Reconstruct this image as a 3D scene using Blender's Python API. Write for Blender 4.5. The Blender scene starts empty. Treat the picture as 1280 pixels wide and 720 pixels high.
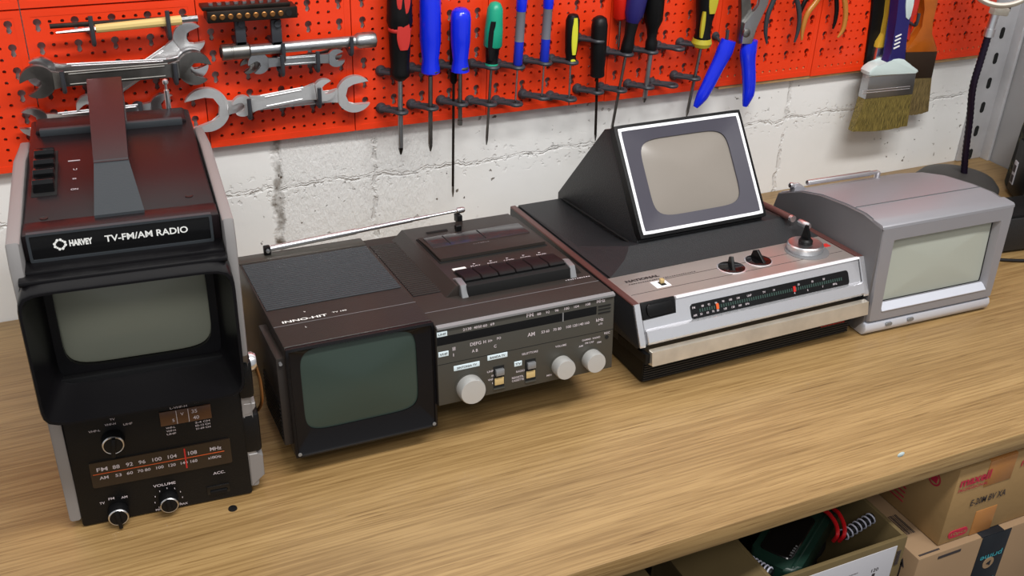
import bpy, bmesh, math, random
from mathutils import Vector, Matrix
random.seed(7)
SC = bpy.context.scene
COL = SC.collection
PI = math.pi
# ------------------------------------------------------------------ camera
CAMROT = Matrix(((0.91011707, 0.17334201, -0.37635019),
                 (-0.41290391, 0.45526328, -0.78882553),
                 (0.03460182, 0.87332004, 0.48591647)))
CAMLOC = Vector((0.0, -1.1408, 0.62))
FPX = 1299.26
cd = bpy.data.cameras.new('camera'); cam = bpy.data.objects.new('camera', cd); COL.objects.link(cam)
cam.matrix_world = Matrix.Translation(CAMLOC) @ CAMROT.to_4x4()
cd.sensor_width = 36.0; cd.lens = FPX / 1280 * 36.0; cd.clip_start = 0.01; cd.clip_end = 50
SC.camera = cam
# ------------------------------------------------------------------ light and exposure
w = bpy.data.worlds.new('room_light'); SC.world = w; w.use_nodes = True
w.node_tree.nodes['Background'].inputs[0].default_value = (0.93, 0.96, 1.0, 1)
w.node_tree.nodes['Background'].inputs[1].default_value = 0.45
def area(name, loc, target, sx, sy, power, color):
    l = bpy.data.lights.new(name, 'AREA'); l.shape = 'RECTANGLE'; l.size = sx; l.size_y = sy
    l.energy = power; l.color = color
    o = bpy.data.objects.new(name, l); COL.objects.link(o); o.location = loc
    d = Vector(target) - Vector(loc)
    o.rotation_euler = d.to_track_quat('-Z', 'Y').to_euler()
    return o
area('ceiling_tube_light', (0.55, -1.05, 1.55), (0.55, -0.05, 0.12), 1.3, 0.16, 29, (1.0, 0.985, 0.96))
area('workshop_ceiling_light', (-0.5, -2.3, 2.1), (0.5, -0.3, 0.1), 1.2, 0.5, 22, (1.0, 0.97, 0.93))
SC.view_settings.view_transform = 'Standard'; SC.view_settings.look = 'None'
SC.view_settings.gamma = 1.0; SC.view_settings.use_curve_mapping = False
SC.view_settings.exposure = 0.0

def at(px, py, y=None, z=None, x=None):
    """world point seen at a pixel of the 1280x720 photograph, at a given real depth / height"""
    d = CAMROT @ Vector(((px - 640) / FPX, -(py - 360) / FPX, -1.0))
    if y is not None: t = (y - CAMLOC.y) / d.y
    elif z is not None: t = (z - CAMLOC.z) / d.z
    else: t = (x - CAMLOC.x) / d.x
    return CAMLOC + d * t

# ------------------------------------------------------------------ materials
def lin(c):
    return tuple(((v / 255) / 12.92 if v / 255 <= 0.04045 else ((v / 255 + 0.055) / 1.055) ** 2.4) for v in c)
def N(nt, t, **k):
    n = nt.nodes.new(t)
    for a, b in k.items(): setattr(n, a, b)
    return n
def mat(name, rgb, rough=0.5, metal=0.0, bump=0.0, bscale=200, var=0.0, vscale=20, spec=0.5, coat=0.0, trans=0.0, ior=1.45):
    m = bpy.data.materials.new(name); m.use_nodes = True; nt = m.node_tree; b = nt.nodes['Principled BSDF']
    c = (*lin(rgb), 1)
    b.inputs['Base Color'].default_value = c; b.inputs['Roughness'].default_value = rough
    b.inputs['Metallic'].default_value = metal; b.inputs['Specular IOR Level'].default_value = spec
    b.inputs['Coat Weight'].default_value = coat; b.inputs['Transmission Weight'].default_value = trans
    b.inputs['IOR'].default_value = ior
    tc = N(nt, 'ShaderNodeTexCoord')
    if var > 0:
        n = N(nt, 'ShaderNodeTexNoise'); n.inputs['Scale'].default_value = vscale; n.inputs['Detail'].default_value = 4
        nt.links.new(tc.outputs['Object'], n.inputs['Vector'])
        r = N(nt, 'ShaderNodeValToRGB')
        r.color_ramp.elements[0].position = 0.3; r.color_ramp.elements[1].position = 0.7
        r.color_ramp.elements[0].color = tuple(v * (1 - var) for v in c[:3]) + (1,)
        r.color_ramp.elements[1].color = tuple(min(1, v * (1 + var)) for v in c[:3]) + (1,)
        nt.links.new(n.outputs['Fac'], r.inputs['Fac']); nt.links.new(r.outputs['Color'], b.inputs['Base Color'])
    if bump > 0:
        n = N(nt, 'ShaderNodeTexNoise'); n.inputs['Scale'].default_value = bscale; n.inputs['Detail'].default_value = 3
        nt.links.new(tc.outputs['Object'], n.inputs['Vector'])
        bp = N(nt, 'ShaderNodeBump'); bp.inputs['Strength'].default_value = bump; bp.inputs['Distance'].default_value = 0.002
        nt.links.new(n.outputs['Fac'], bp.inputs['Height']); nt.links.new(bp.outputs['Normal'], b.inputs['Normal'])
    return m

def wood_laminate():
    m = bpy.data.materials.new('oak_laminate'); m.use_nodes = True; nt = m.node_tree; b = nt.nodes['Principled BSDF']
    tc = N(nt, 'ShaderNodeTexCoord')
    def noise(sx, sy, sz, det, dist=0.0, rough=0.6):
        mp = N(nt, 'ShaderNodeMapping'); mp.inputs['Scale'].default_value = (sx, sy, sz)
        nt.links.new(tc.outputs['Object'], mp.inputs['Vector'])
        n = N(nt, 'ShaderNodeTexNoise'); n.inputs['Scale'].default_value = 1; n.inputs['Detail'].default_value = det
        n.inputs['Distortion'].default_value = dist; n.inputs['Roughness'].default_value = rough
        nt.links.new(mp.outputs['Vector'], n.inputs['Vector']); return n
    big = noise(2.2, 26, 26, 4, 0.6); fine = noise(9, 380, 380, 4); pore = noise(14, 520, 520, 2, 0.1)
    r1 = N(nt, 'ShaderNodeValToRGB'); e = r1.color_ramp.elements
    e[0].position = 0.3; e[0].color = (*lin((146, 116, 73)), 1); e[1].position = 0.7; e[1].color = (*lin((170, 139, 92)), 1)
    nt.links.new(big.outputs['Fac'], r1.inputs['Fac'])
    r2 = N(nt, 'ShaderNodeValToRGB'); e = r2.color_ramp.elements
    e[0].position = 0.36; e[0].color = (0.58, 0.52, 0.44, 1); e[1].position = 0.6; e[1].color = (1, 1, 1, 1)
    nt.links.new(fine.outputs['Fac'], r2.inputs['Fac'])
    mx = N(nt, 'ShaderNodeMix', data_type='RGBA', blend_type='MULTIPLY'); mx.inputs[0].default_value = 0.75
    nt.links.new(r1.outputs['Color'], mx.inputs[6]); nt.links.new(r2.outputs['Color'], mx.inputs[7])
    r3 = N(nt, 'ShaderNodeValToRGB'); e = r3.color_ramp.elements
    e[0].position = 0.30; e[0].color = (0.45, 0.36, 0.26, 1); e[1].position = 0.38; e[1].color = (1, 1, 1, 1)
    nt.links.new(pore.outputs['Fac'], r3.inputs['Fac'])
    mx2 = N(nt, 'ShaderNodeMix', data_type='RGBA', blend_type='MULTIPLY'); mx2.inputs[0].default_value = 0.7
    nt.links.new(mx.outputs[2], mx2.inputs[6]); nt.links.new(r3.outputs['Color'], mx2.inputs[7])
    nt.links.new(mx2.outputs[2], b.inputs['Base Color'])
    b.inputs['Roughness'].default_value = 0.36
    bp = N(nt, 'ShaderNodeBump'); bp.inputs['Strength'].default_value = 0.12; bp.inputs['Distance'].default_value = 0.001
    nt.links.new(fine.outputs['Fac'], bp.inputs['Height']); nt.links.new(bp.outputs['Normal'], b.inputs['Normal'])
    return m

def painted_blocks():
    """white painted masonry: ragged joints, flaking specks, one rough patch"""
    m = bpy.data.materials.new('white_painted_masonry'); m.use_nodes = True; nt = m.node_tree; b = nt.nodes['Principled BSDF']
    L = nt.links.new
    tc = N(nt, 'ShaderNodeTexCoord'); sp = N(nt, 'ShaderNodeSeparateXYZ'); L(tc.outputs['Object'], sp.inputs[0])
    def noise(scale, det=4, vec=None, rough=0.6):
        n = N(nt, 'ShaderNodeTexNoise'); n.inputs['Scale'].default_value = scale; n.inputs['Detail'].default_value = det
        n.inputs['Roughness'].default_value = rough
        L(vec or tc.outputs['Object'], n.inputs['Vector']); return n.outputs['Fac']
    def M(op, a, bb=None, c=None):
        n = N(nt, 'ShaderNodeMath', operation=op)
        for i, v in enumerate((a, bb, c)):
            if v is None: continue
            if isinstance(v, (int, float)): n.inputs[i].default_value = v
            else: L(v, n.inputs[i])
        return n.outputs[0]
    def ramp(v, lo, hi):
        n = N(nt, 'ShaderNodeMapRange'); n.interpolation_type = 'SMOOTHSTEP'
        n.inputs['From Min'].default_value = lo; n.inputs['From Max'].default_value = hi; L(v, n.inputs['Value']); return n.outputs['Result']
    wob = noise(34, 5); wob2 = noise(9, 3)
    off = M('ADD', M('MULTIPLY', M('SUBTRACT', wob, 0.5), 0.022), M('MULTIPLY', M('SUBTRACT', wob2, 0.5), 0.02))
    X, Z = sp.outputs['X'], sp.outputs['Z']
    def line(coord, c, width):
        return M('SUBTRACT', 1.0, ramp(M('ABSOLUTE', M('SUBTRACT', M('ADD', coord, off), c)), width * 0.2, width))
    patchy = ramp(noise(55, 4), 0.42, 0.56)
    hj = M('MULTIPLY', line(Z, 0.113, 0.0022), M('ADD', 0.12, M('MULTIPLY', patchy, 0.6)))
    hj2 = M('MULTIPLY', line(Z, 0.116, 0.0012), 0.3)
    v1 = line(X, 0.232, 0.009); v2 = M('MULTIPLY', line(X, 0.352, 0.004), patchy); v3 = M('MULTIPLY', line(X, 0.975, 0.004), M('MULTIPLY', patchy, 0.7))
    v4 = M('MULTIPLY', line(X, 0.345, 0.012), 0.35)
    lines = M('MINIMUM', M('ADD', M('ADD', M('ADD', hj, hj2), M('ADD', v1, v2)), M('ADD', v3, v4)), 1.0)
    # rough plaster patch between the first two vertical joints
    inpatch = M('MULTIPLY', ramp(M('ADD', X, off), 0.225, 0.24), M('SUBTRACT', 1.0, ramp(M('ADD', X, off), 0.40, 0.46)))
    mp = N(nt, 'ShaderNodeMapping'); mp.inputs['Scale'].default_value = (1.6, 1, 0.55); L(tc.outputs['Object'], mp.inputs['Vector'])
    rough = noise(150, 6, mp.outputs['Vector'], 0.7)
    chips_n = noise(95, 3, None, 0.5); cmask = ramp(noise(7, 2), 0.5, 0.62)
    chips = M('MULTIPLY', ramp(chips_n, 0.66, 0.685), cmask)
    near = M('MULTIPLY', M('SUBTRACT', 1.0, ramp(M('ABSOLUTE', M('SUBTRACT', Z, 0.113)), 0.0, 0.03)), ramp(noise(120, 4), 0.55, 0.7))
    h = M('SUBTRACT', M('SUBTRACT', M('ADD', M('MULTIPLY', noise(40, 3), 0.12), M('MULTIPLY', M('MULTIPLY', rough, inpatch), 0.8)), M('MULTIPLY', lines, 0.6)), M('ADD', M('MULTIPLY', chips, 0.5), M('MULTIPLY', near, 0.35)))
    bp = N(nt, 'ShaderNodeBump'); bp.inputs['Strength'].default_value = 0.9; bp.inputs['Distance'].default_value = 0.0035
    L(h, bp.inputs['Height']); L(bp.outputs['Normal'], b.inputs['Normal'])
    dirt = M('MINIMUM', M('ADD', M('MULTIPLY', chips, 0.9), M('ADD', M('MULTIPLY', M('MULTIPLY', v1, ramp(noise(30, 4), 0.4, 0.6)), 0.75), M('MULTIPLY', M('MULTIPLY', lines, patchy), 0.22))), 1.0)
    base = N(nt, 'ShaderNodeValToRGB'); e = base.color_ramp.elements
    e[0].color = (*lin((222, 221, 217)), 1); e[1].color = (*lin((238, 238, 238)), 1); L(noise(6, 5), base.inputs['Fac'])
    mx = N(nt, 'ShaderNodeMix', data_type='RGBA'); L(dirt, mx.inputs[0]); L(base.outputs['Color'], mx.inputs[6])
    mx.inputs[7].default_value = (*lin((92, 80, 66)), 1)
    L(mx.outputs[2], b.inputs['Base Color']); b.inputs['Roughness'].default_value = 0.42
    return m

def camo_mat():
    m = bpy.data.materials.new('camouflage_cloth'); m.use_nodes = True; nt = m.node_tree; b = nt.nodes['Principled BSDF']
    tc = N(nt, 'ShaderNodeTexCoord'); n = N(nt, 'ShaderNodeTexNoise'); n.inputs['Scale'].default_value = 60; n.inputs['Detail'].default_value = 2
    nt.links.new(tc.outputs['Object'], n.inputs['Vector'])
    r = N(nt, 'ShaderNodeValToRGB'); r.color_ramp.interpolation = 'CONSTANT'; e = r.color_ramp.elements
    e[0].color = (*lin((18, 18, 16)), 1); e[1].position = 0.5; e[1].color = (*lin((44, 48, 34)), 1)
    q = e.new(0.58); q.color = (*lin((78, 74, 52)), 1); q = e.new(0.64); q.color = (*lin((26, 30, 22)), 1)
    nt.links.new(n.outputs['Fac'], r.inputs['Fac']); nt.links.new(r.outputs['Color'], b.inputs['Base Color'])
    b.inputs['Roughness'].default_value = 0.95; return m

def bristle_mat(name, a, c):
    m = bpy.data.materials.new(name); m.use_nodes = True; nt = m.node_tree; b = nt.nodes['Principled BSDF']
    tc = N(nt, 'ShaderNodeTexCoord'); mp = N(nt, 'ShaderNodeMapping'); mp.inputs['Scale'].default_value = (2200, 2200, 40)
    nt.links.new(tc.outputs['Object'], mp.inputs['Vector'])
    n = N(nt, 'ShaderNodeTexNoise'); n.inputs['Scale'].default_value = 1; n.inputs['Detail'].default_value = 2
    nt.links.new(mp.outputs['Vector'], n.inputs['Vector'])
    r = N(nt, 'ShaderNodeValToRGB'); e = r.color_ramp.elements
    e[0].position = 0.35; e[1].position = 0.65; e[0].color = (*lin(a), 1); e[1].color = (*lin(c), 1)
    nt.links.new(n.outputs['Fac'], r.inputs['Fac']); nt.links.new(r.outputs['Color'], b.inputs['Base Color'])
    bp = N(nt, 'ShaderNodeBump'); bp.inputs['Strength'].default_value = 0.8; bp.inputs['Distance'].default_value = 0.001
    nt.links.new(n.outputs['Fac'], bp.inputs['Height']); nt.links.new(bp.outputs['Normal'], b.inputs['Normal'])
    b.inputs['Roughness'].default_value = 0.6; return m

MT = dict(
    wood=wood_laminate(), wall=painted_blocks(), camo=camo_mat(),
    orange=mat('orange_plastic', (226, 58, 18), 0.42, bump=0.15, bscale=60, var=0.04, vscale=8),
    hook=mat('black_hook_plastic', (50, 52, 57), 0.45),
    chrome=mat('chrome_steel', (232, 232, 234), 0.28, 1.0, var=0.05, vscale=30),
    bright=mat('bright_forged_steel', (222, 222, 222), 0.42, 0.75, bump=0.1, bscale=200), satin=mat('satin_steel', (178, 180, 182), 0.38, 1.0, bump=0.1, bscale=300),
    darksteel=mat('dark_steel', (132, 130, 126), 0.38, 1.0, var=0.2, vscale=60),
    blacksteel=mat('black_oxide_steel', (52, 46, 42), 0.4, 0.8, var=0.3, vscale=90),
    brass=mat('worn_brass', (150, 104, 60), 0.4, 0.9),
    black=mat('black_plastic', (15, 15, 16), 0.42, spec=0.25, bump=0.1, bscale=500),
    gloss=mat('gloss_black', (14, 14, 15), 0.12),
    hole=mat('black_recess', (10, 10, 10), 0.8),
    # tv bodies
    maroon=mat('dark_brown_plastic', (27, 21, 23), 0.24, spec=0.22, bump=0.12, bscale=900, var=0.05),
    hoodm=mat('black_hood_plastic', (15, 14, 16), 0.3, spec=0.25),
    silverp=mat('silver_painted_plastic', (136, 133, 132), 0.45, 0.2),
    handle=mat('brown_handle_plastic', (46, 33, 35), 0.34, spec=0.25),
    greyrub=mat('grey_rubber', (46, 50, 54), 0.5, bump=0.1, bscale=600),
    crtdark=mat('dark_screen_glass', (128, 130, 116), 0.22, spec=0.5),
    crtgreen=mat('green_grey_screen_glass', (50, 62, 56), 0.2, spec=0.4),
    crtgrey=mat('grey_screen_glass', (132, 125, 117), 0.22, spec=0.5),
    crtlight=mat('pale_screen_glass', (164, 168, 158), 0.3, spec=0.35),
    white=mat('white_print', (232, 232, 228), 0.5), redp=mat('red_print', (190, 40, 36), 0.5),
    orangep=mat('orange_print', (214, 92, 40), 0.5), amber=mat('amber_dial', (82, 52, 32), 0.3),
    dial=mat('dark_dial', (44, 34, 26), 0.18), greenp=mat('green_print', (44, 66, 60), 0.5), pink=mat('faded_print', (196, 186, 190), 0.5),
    brown=mat('brown_grey_plastic', (48, 43, 40), 0.34, spec=0.22, bump=0.1, bscale=800, var=0.05),
    olive=mat('grey_faceplate', (70, 68, 62), 0.42, 0.25), cheek=mat('grey_metal_trim', (140, 141, 143), 0.4, 0.5),
    knob=mat('brushed_aluminium', (190, 189, 186), 0.35, 0.4), cream=mat('cream_plastic', (190, 164, 112), 0.5), sticker=mat('pale_blue_sticker', (205, 220, 226), 0.5),
    lid=mat('smoked_lid', (52, 50, 52), 0.16), key=mat('black_key', (16, 16, 17), 0.4, spec=0.25),
    natblk=mat('black_textured_vinyl', (34, 35, 37), 0.45, bump=0.25, bscale=700), natrail=mat('red_brown_trim', (88, 56, 52), 0.32),
    alu=mat('bright_aluminium', (226, 226, 230), 0.26, 0.75, bump=0.05, bscale=500), alupl=mat('aluminium_plate', (188, 178, 172), 0.3, 0.65),
    bezel=mat('slate_bezel', (66, 64, 74), 0.4), whiteline=mat('white_trim', (240, 240, 244), 0.35), gold=mat('worn_bright_strip', (214, 206, 192), 0.28, 0.7, var=0.12, vscale=40),
    silv=mat('silver_tv_plastic', (150, 149, 154), 0.36, 0.35), silvbright=mat('bright_silver_plastic', (205, 208, 218), 0.3, 0.3), silvside=mat('grey_side_plastic', (104, 103, 105), 0.5, 0.2),
    # tools
    blue=mat('blue_translucent_handle', (14, 40, 214), 0.22, coat=0.3), bluecore=mat('blue_plastic', (30, 50, 190), 0.35), purple=mat('dark_purple_plastic', (36, 32, 96), 0.35),
    redg=mat('red_rubber', (186, 46, 40), 0.5), teal=mat('teal_plastic', (24, 150, 118), 0.35), yellow=mat('yellow_rubber', (206, 206, 52), 0.45), yellowo=mat('olive_yellow_rubber', (176, 164, 44), 0.45),
    clear=mat('smoky_plastic', (104, 104, 112), 0.3), redh=mat('red_plastic', (214, 34, 20), 0.35), bronze=mat('bronze_vinyl', (176, 112, 40), 0.3, coat=0.4),
    woodh=mat('varnished_wood', (170, 88, 22), 0.28, coat=0.4, var=0.15, vscale=30), fileh=mat('pale_beech', (208, 182, 116), 0.5),yelh=mat('yellow_lacquer', (206, 166, 56), 0.25, coat=0.4), mint=mat('pale_mint_plastic', (196, 210, 208), 0.35),
    br1=bristle_mat('olive_bristle', (60, 50, 18), (150, 132, 66)), br2=bristle_mat('brown_bristle', (62, 50, 26), (140, 120, 74)),
    copper=mat('dark_copper_ferrule', (60, 46, 36), 0.45, 0.5),
    postm=mat('galvanised_steel', (188, 188, 191), 0.5, 0.25, var=0.08, vscale=30), greywall=mat('grey_panel', (150, 149, 150), 0.5, 0.1, var=0.06, vscale=5),
    darkgrey=mat('dark_grey_base', (60, 58, 56), 0.5), goose=mat('black_purple_gooseneck', (30, 20, 38), 0.3, 0.4), ivory=mat('ivory_plastic', (212, 206, 192), 0.4),
    glass=mat('clear_lens', (235, 240, 240), 0.03, trans=1.0),
    card=mat('tan_cardboard', (150, 119, 76), 0.8, bump=0.2, bscale=80, var=0.05, vscale=12), card2=mat('pinkish_cardboard', (142, 115, 86), 0.8, var=0.05, vscale=12),
    cardin=mat('olive_cardboard', (98, 82, 50), 0.85, var=0.08), tape=mat('brown_tape', (166, 112, 60), 0.25), blk_tape=mat('black_tape', (22, 26, 32), 0.3), cyanp=mat('cyan_print', (60, 150, 160), 0.5),
    label=mat('white_paper_label', (178, 176, 180), 0.6), ink=mat('dark_ink', (54, 46, 46), 0.7), maxred=mat('crimson_print', (176, 36, 60), 0.6),
    dgreen=mat('dark_green_plastic', (20, 44, 36), 0.35), redwire=mat('red_cable', (196, 26, 32), 0.35), wirewhite=mat('white_cable', (190, 190, 205), 0.45), wireblk=mat('black_cable', (18, 18, 20), 0.45), bag=mat('bluish_plastic_bag', (120, 128, 146), 0.2, coat=0.5),
    floorm=mat('grey_concrete', (96, 92, 86), 0.8, var=0.1, vscale=6), shelfm=mat('dark_shelf_board', (70, 58, 42), 0.7, var=0.1, vscale=10), batten=mat('plywood_strip', (176, 140, 96), 0.6, var=0.2, vscale=60), screw=mat('dark_screw', (40, 38, 38), 0.4, 0.6))

# ------------------------------------------------------------------ mesh builder
XF = {}
def T3(loc, rz=0.0, rx=0.0):
    return Matrix.Translation(Vector(loc)) @ Matrix.Rotation(rz, 4, 'Z') @ Matrix.Rotation(rx, 4, 'X')
def thing(name, label, cat, loc=(0, 0, 0), rz=0.0, rx=0.0, group=None):
    o = bpy.data.objects.new(name, None); COL.objects.link(o); o.empty_display_size = 0.02
    m = T3(loc, rz, rx); o.matrix_world = m; XF[o.name] = m
    o['label'] = label; o['category'] = cat
    if group: o['group'] = group
    return o
def tag(o, label, cat, group=None):
    o['label'] = label; o['category'] = cat
    if group: o['group'] = group
    return o
_txt = {}
def text_mesh(s, bold=0.0):
    key = (s, bold)
    if key in _txt: return _txt[key]
    cu = bpy.data.curves.new('lettering', 'FONT'); cu.body = s; cu.size = 1; cu.resolution_u = 3; cu.offset = bold
    o = bpy.data.objects.new('lettering', cu); COL.objects.link(o); bpy.context.view_layer.update()
    me = bpy.data.meshes.new_from_object(o.evaluated_get(bpy.context.evaluated_depsgraph_get()))
    V = [v.co.copy() for v in me.vertices]; Fc = [list(p.vertices) for p in me.polygons]
    bpy.data.objects.remove(o); bpy.data.meshes.remove(me); bpy.data.curves.remove(cu)
    x0 = min(v.x for v in V); x1 = max(v.x for v in V); y0 = min(v.y for v in V); y1 = max(v.y for v in V)
    _txt[key] = ([((v.x - x0), (v.y - y0)) for v in V], Fc, x1 - x0, y1 - y0); return _txt[key]
def circ(cx, cy, r, n=24, a0=0):
    return [(cx + r * math.cos(a0 + 2 * PI * i / n), cy + r * math.sin(a0 + 2 * PI * i / n)) for i in range(n)]
def rrect(x0, x1, z0, z1, r, n=5):
    p = []
    for cx, cz, a in ((x1 - r, z1 - r, 0), (x0 + r, z1 - r, PI / 2), (x0 + r, z0 + r, PI), (x1 - r, z0 + r, 1.5 * PI)):
        for i in range(n + 1): p.append((cx + r * math.cos(a + PI / 2 * i / n), cz + r * math.sin(a + PI / 2 * i / n)))
    return p
class MB:
    def __init__(s): s.bm = bmesh.new()
    def _ax(s, p, axis, d):
        return Vector((p[0], d, p[1])) if axis == 'y' else Vector((d, p[0], p[1])) if axis == 'x' else Vector((p[0], p[1], d))
    def box(s, x0, x1, y0, y1, z0, z1, bev=0.0, seg=2, m=None):
        r = bmesh.ops.create_cube(s.bm, size=1); vs = r['verts']
        for v in vs: v.co = Vector((x0 + (v.co.x + .5) * (x1 - x0), y0 + (v.co.y + .5) * (y1 - y0), z0 + (v.co.z + .5) * (z1 - z0)))
        if bev > 0:
            es = list({e for v in vs for e in v.link_edges})
            q = bmesh.ops.bevel(s.bm, geom=es, offset=bev, segments=seg, profile=0.5, affect='EDGES')
            vs = list({v for f in q['faces'] for v in f.verts} | {v for v in vs if v.is_valid})
        if m is not None:
            for v in vs: v.co = m @ v.co
        return s
    def prism(s, pts, axis, a, b, bev=0.0, seg=1, m=None):
        A = [s.bm.verts.new(s._ax(p, axis, a)) for p in pts]; B = [s.bm.verts.new(s._ax(p, axis, b)) for p in pts]
        n = len(pts); fs = [s.bm.faces.new(A), s.bm.faces.new(B[::-1])]
        for i in range(n): fs.append(s.bm.faces.new((A[i], B[i], B[(i + 1) % n], A[(i + 1) % n])))
        vs = A + B
        if bev > 0:
            es = list(set(fs[0].edges) | set(fs[1].edges))
            q = bmesh.ops.bevel(s.bm, geom=es, offset=bev, segments=seg, profile=0.5, affect='EDGES', clamp_overlap=True)
            vs = list({v for f in q['faces'] for v in f.verts} | {v for v in vs if v.is_valid})
        if m is not None:
            for v in vs: v.co = m @ v.co
        return s
    def rings(s, loops, closed=False, cap=True):
        R = [[s.bm.verts.new(Vector(p)) for p in l] for l in loops]; n = len(R[0])
        rng = range(len(R)) if closed else range(len(R) - 1)
        for i in rng:
            a, b = R[i], R[(i + 1) % len(R)]
            for j in range(n): s.bm.faces.new((a[j], a[(j + 1) % n], b[(j + 1) % n], b[j]))
        if cap and not closed:
            s.bm.faces.new(R[0][::-1]); s.bm.faces.new(R[-1])
        return s
    def lathe(s, prof, o, d, seg=24, cap=True, phase=0.0, sx=1.0):
        d = Vector(d).normalized(); u = d.orthogonal().normalized() if abs(d.y) < .9 else Vector((1, 0, 0))
        if abs(d.z) > .7: u = (Vector((1, 0, 0)) - d * d.x).normalized()
        w_ = d.cross(u); o = Vector(o)
        return s.rings([[o + d * h + (u * math.cos(phase + 2 * PI * i / seg) * sx + w_ * math.sin(phase + 2 * PI * i / seg)) * max(r, 1e-5) for i in range(seg)] for r, h in prof], cap=cap)
    def cyl(s, a, b, r, r2=None, seg=16):
        a, b = Vector(a), Vector(b); return s.lathe([(r, 0), (r if r2 is None else r2, (b - a).length)], a, b - a, seg)
    def tube(s, pts, r, seg=10, closed=False):
        P = [Vector(p) for p in pts]; n = len(P); loops = []; up = None
        for i in range(n):
            t = (P[(i + 1) % n] - P[i - 1]) if closed else (P[min(i + 1, n - 1)] - P[max(i - 1, 0)])
            t.normalize()
            if up is None: up = t.orthogonal().normalized()
            up = (up - t * up.dot(t)).normalized(); w_ = t.cross(up)
            rr = r[i] if isinstance(r, (list, tuple)) else r
            loops.append([P[i] + (up * math.cos(2 * PI * k / seg) + w_ * math.sin(2 * PI * k / seg)) * rr for k in range(seg)])
        return s.rings(loops, closed=closed)
    def text(s, st, x, z, h, w=None, plane='y', d=0.0, shear=0.0, m=None, center=False, bold=.012):
        """lettering on a face: lower-left at (x,z), cap height h, width w"""
        V, Fc, W, H = text_mesh(st, bold); sc = h / H; sx = (w / W) if w else sc
        if center: x -= W * sx / 2; z -= h / 2
        vs = []
        for a, b in V:
            p = s._ax((x + a * sx + shear * b * sc, z + b * sc), plane, d); vs.append(s.bm.verts.new(m @ p if m is not None else p))
        for f in Fc:
            try: s.bm.faces.new([vs[i] for i in f])
            except ValueError: pass
        return s
    def dashes(s, x, z, w_, h, n, plane='y', d=0.0, m=None):
        """a row of tiny print too small to read"""
        rn = random.Random(int(abs(x) * 1e5)); st = w_ / n
        for k in range(n):
            a = x + k * st; b = a + st * rn.uniform(.45, .8); hh = h * rn.uniform(.6, 1)
            vs = [s._ax(p, plane, d) for p in ((a, z), (b, z), (b, z + hh), (a, z + hh))]
            s.bm.faces.new([s.bm.verts.new(m @ v if m is not None else v) for v in vs])
        return s
    def quad(s, pts):
        s.bm.faces.new([s.bm.verts.new(Vector(p)) for p in pts]); return s
    def build(s, name, m, parent=None, world=False, sharp=35, origin=None, recalc=True):
        if recalc: bmesh.ops.recalc_face_normals(s.bm, faces=s.bm.faces[:])
        me = bpy.data.meshes.new(name); s.bm.to_mesh(me); s.bm.free()
        if world and parent is not None: me.transform(XF[parent.name].inverted())
        if origin is not None: me.transform(Matrix.Translation(-Vector(origin)))
        me.shade_smooth(); me.set_sharp_from_angle(angle=math.radians(sharp))
        me.materials.append(MT[m] if isinstance(m, str) else m)
        o = bpy.data.objects.new(name, me); COL.objects.link(o)
        if parent is not None: o.parent = parent
        if origin is not None: o.location = origin
        return o
def struct(name, mb, m, origin=None):
    o = mb.build(name, m, None, origin=origin); o['kind'] = 'structure'; return o
def catmull(P, n=8):
    P = [Vector(p) for p in P]; out = []
    for i in range(len(P) - 1):
        a, b, c, d = P[max(i - 1, 0)], P[i], P[i + 1], P[min(i + 2, len(P) - 1)]
        for k in range(n):
            t = k / n
            out.append(0.5 * ((2 * b) + (c - a) * t + (2 * a - 5 * b + 4 * c - d) * t * t + (3 * b - a - 3 * c + d) * t ** 3))
    out.append(P[-1]); return out
def seloop(cx, cz, hw, hh, y, n=64, e=5.0):
    out = []
    for i in range(n):
        a = 2 * PI * i / n; c, s_ = math.cos(a), math.sin(a); k = (abs(c) ** e + abs(s_) ** e) ** (-1 / e)
        out.append((cx + hw * c * k, y, cz + hh * s_ * k))
    return out
def crt(cx, cz, hw, hh, y, bulge=0.006, e=5.0, n=64, depth=0.004):
    """convex picture-tube face looking towards -y"""
    mb = MB(); L = [seloop(cx, cz, hw, hh, y + depth, n, e)]
    for t in (1.0, .93, .8, .6, .35, .12): L.append(seloop(cx, cz, hw * t, hh * t, y - bulge * (1 - t * t), n, e if t > .7 else 2 + (e - 2) * t))
    mb.rings(L); return mb
def frame_ring(mb, outer, inner):
    """loops are lists of 3D loops from the outer edge to the inner edge, all of equal count"""
    mb.rings(outer + inner, cap=False); return mb
def rectloop(x0, x1, z0, z1, y, n=64, r=0.004):
    """rounded rectangle sampled by angle so that it pairs with seloop"""
    cx, cz, hw, hh = (x0 + x1) / 2, (z0 + z1) / 2, (x1 - x0) / 2, (z1 - z0) / 2; return seloop(cx, cz, hw, hh, y, n, 120)

# ------------------------------------------------------------------ setting
struct('wall_back', MB().box(-1.2, 1.46, 0.0, 0.12, -0.75, 1.6), 'wall')
struct('wall_right', MB().box(1.396, 1.46, -1.3, -0.001, -0.75, 1.6), 'greywall')
struct('floor', MB().box(-1.6, 1.6, -2.6, 0.12, -0.80, -0.75), 'floorm')
bench = thing('workbench', 'long oak laminate workbench under the four television sets', 'workbench', (0.3, -0.3, -0.0215))
MB().box(-0.9, 1.394, -0.593, -0.001, -0.0215, 0.0, 0.0012).build('bench_top', 'wood', bench, world=True)
tag(MB().box(-0.88, 1.394, -0.60, -0.0005, -0.365, -0.345, 0.001).build('lower_shelf', 'shelfm'), 'dark wooden shelf board under the bench carrying the cartons', 'shelf')
hl = MB().lathe([(0.0001, 0), (.004, 0.0), (.0036, .0012), (.0001, .0014)], at(291, 636, z=0.0), (0, 0, 1), 14).build('screw_head', 'screw', bench, world=True)
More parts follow.
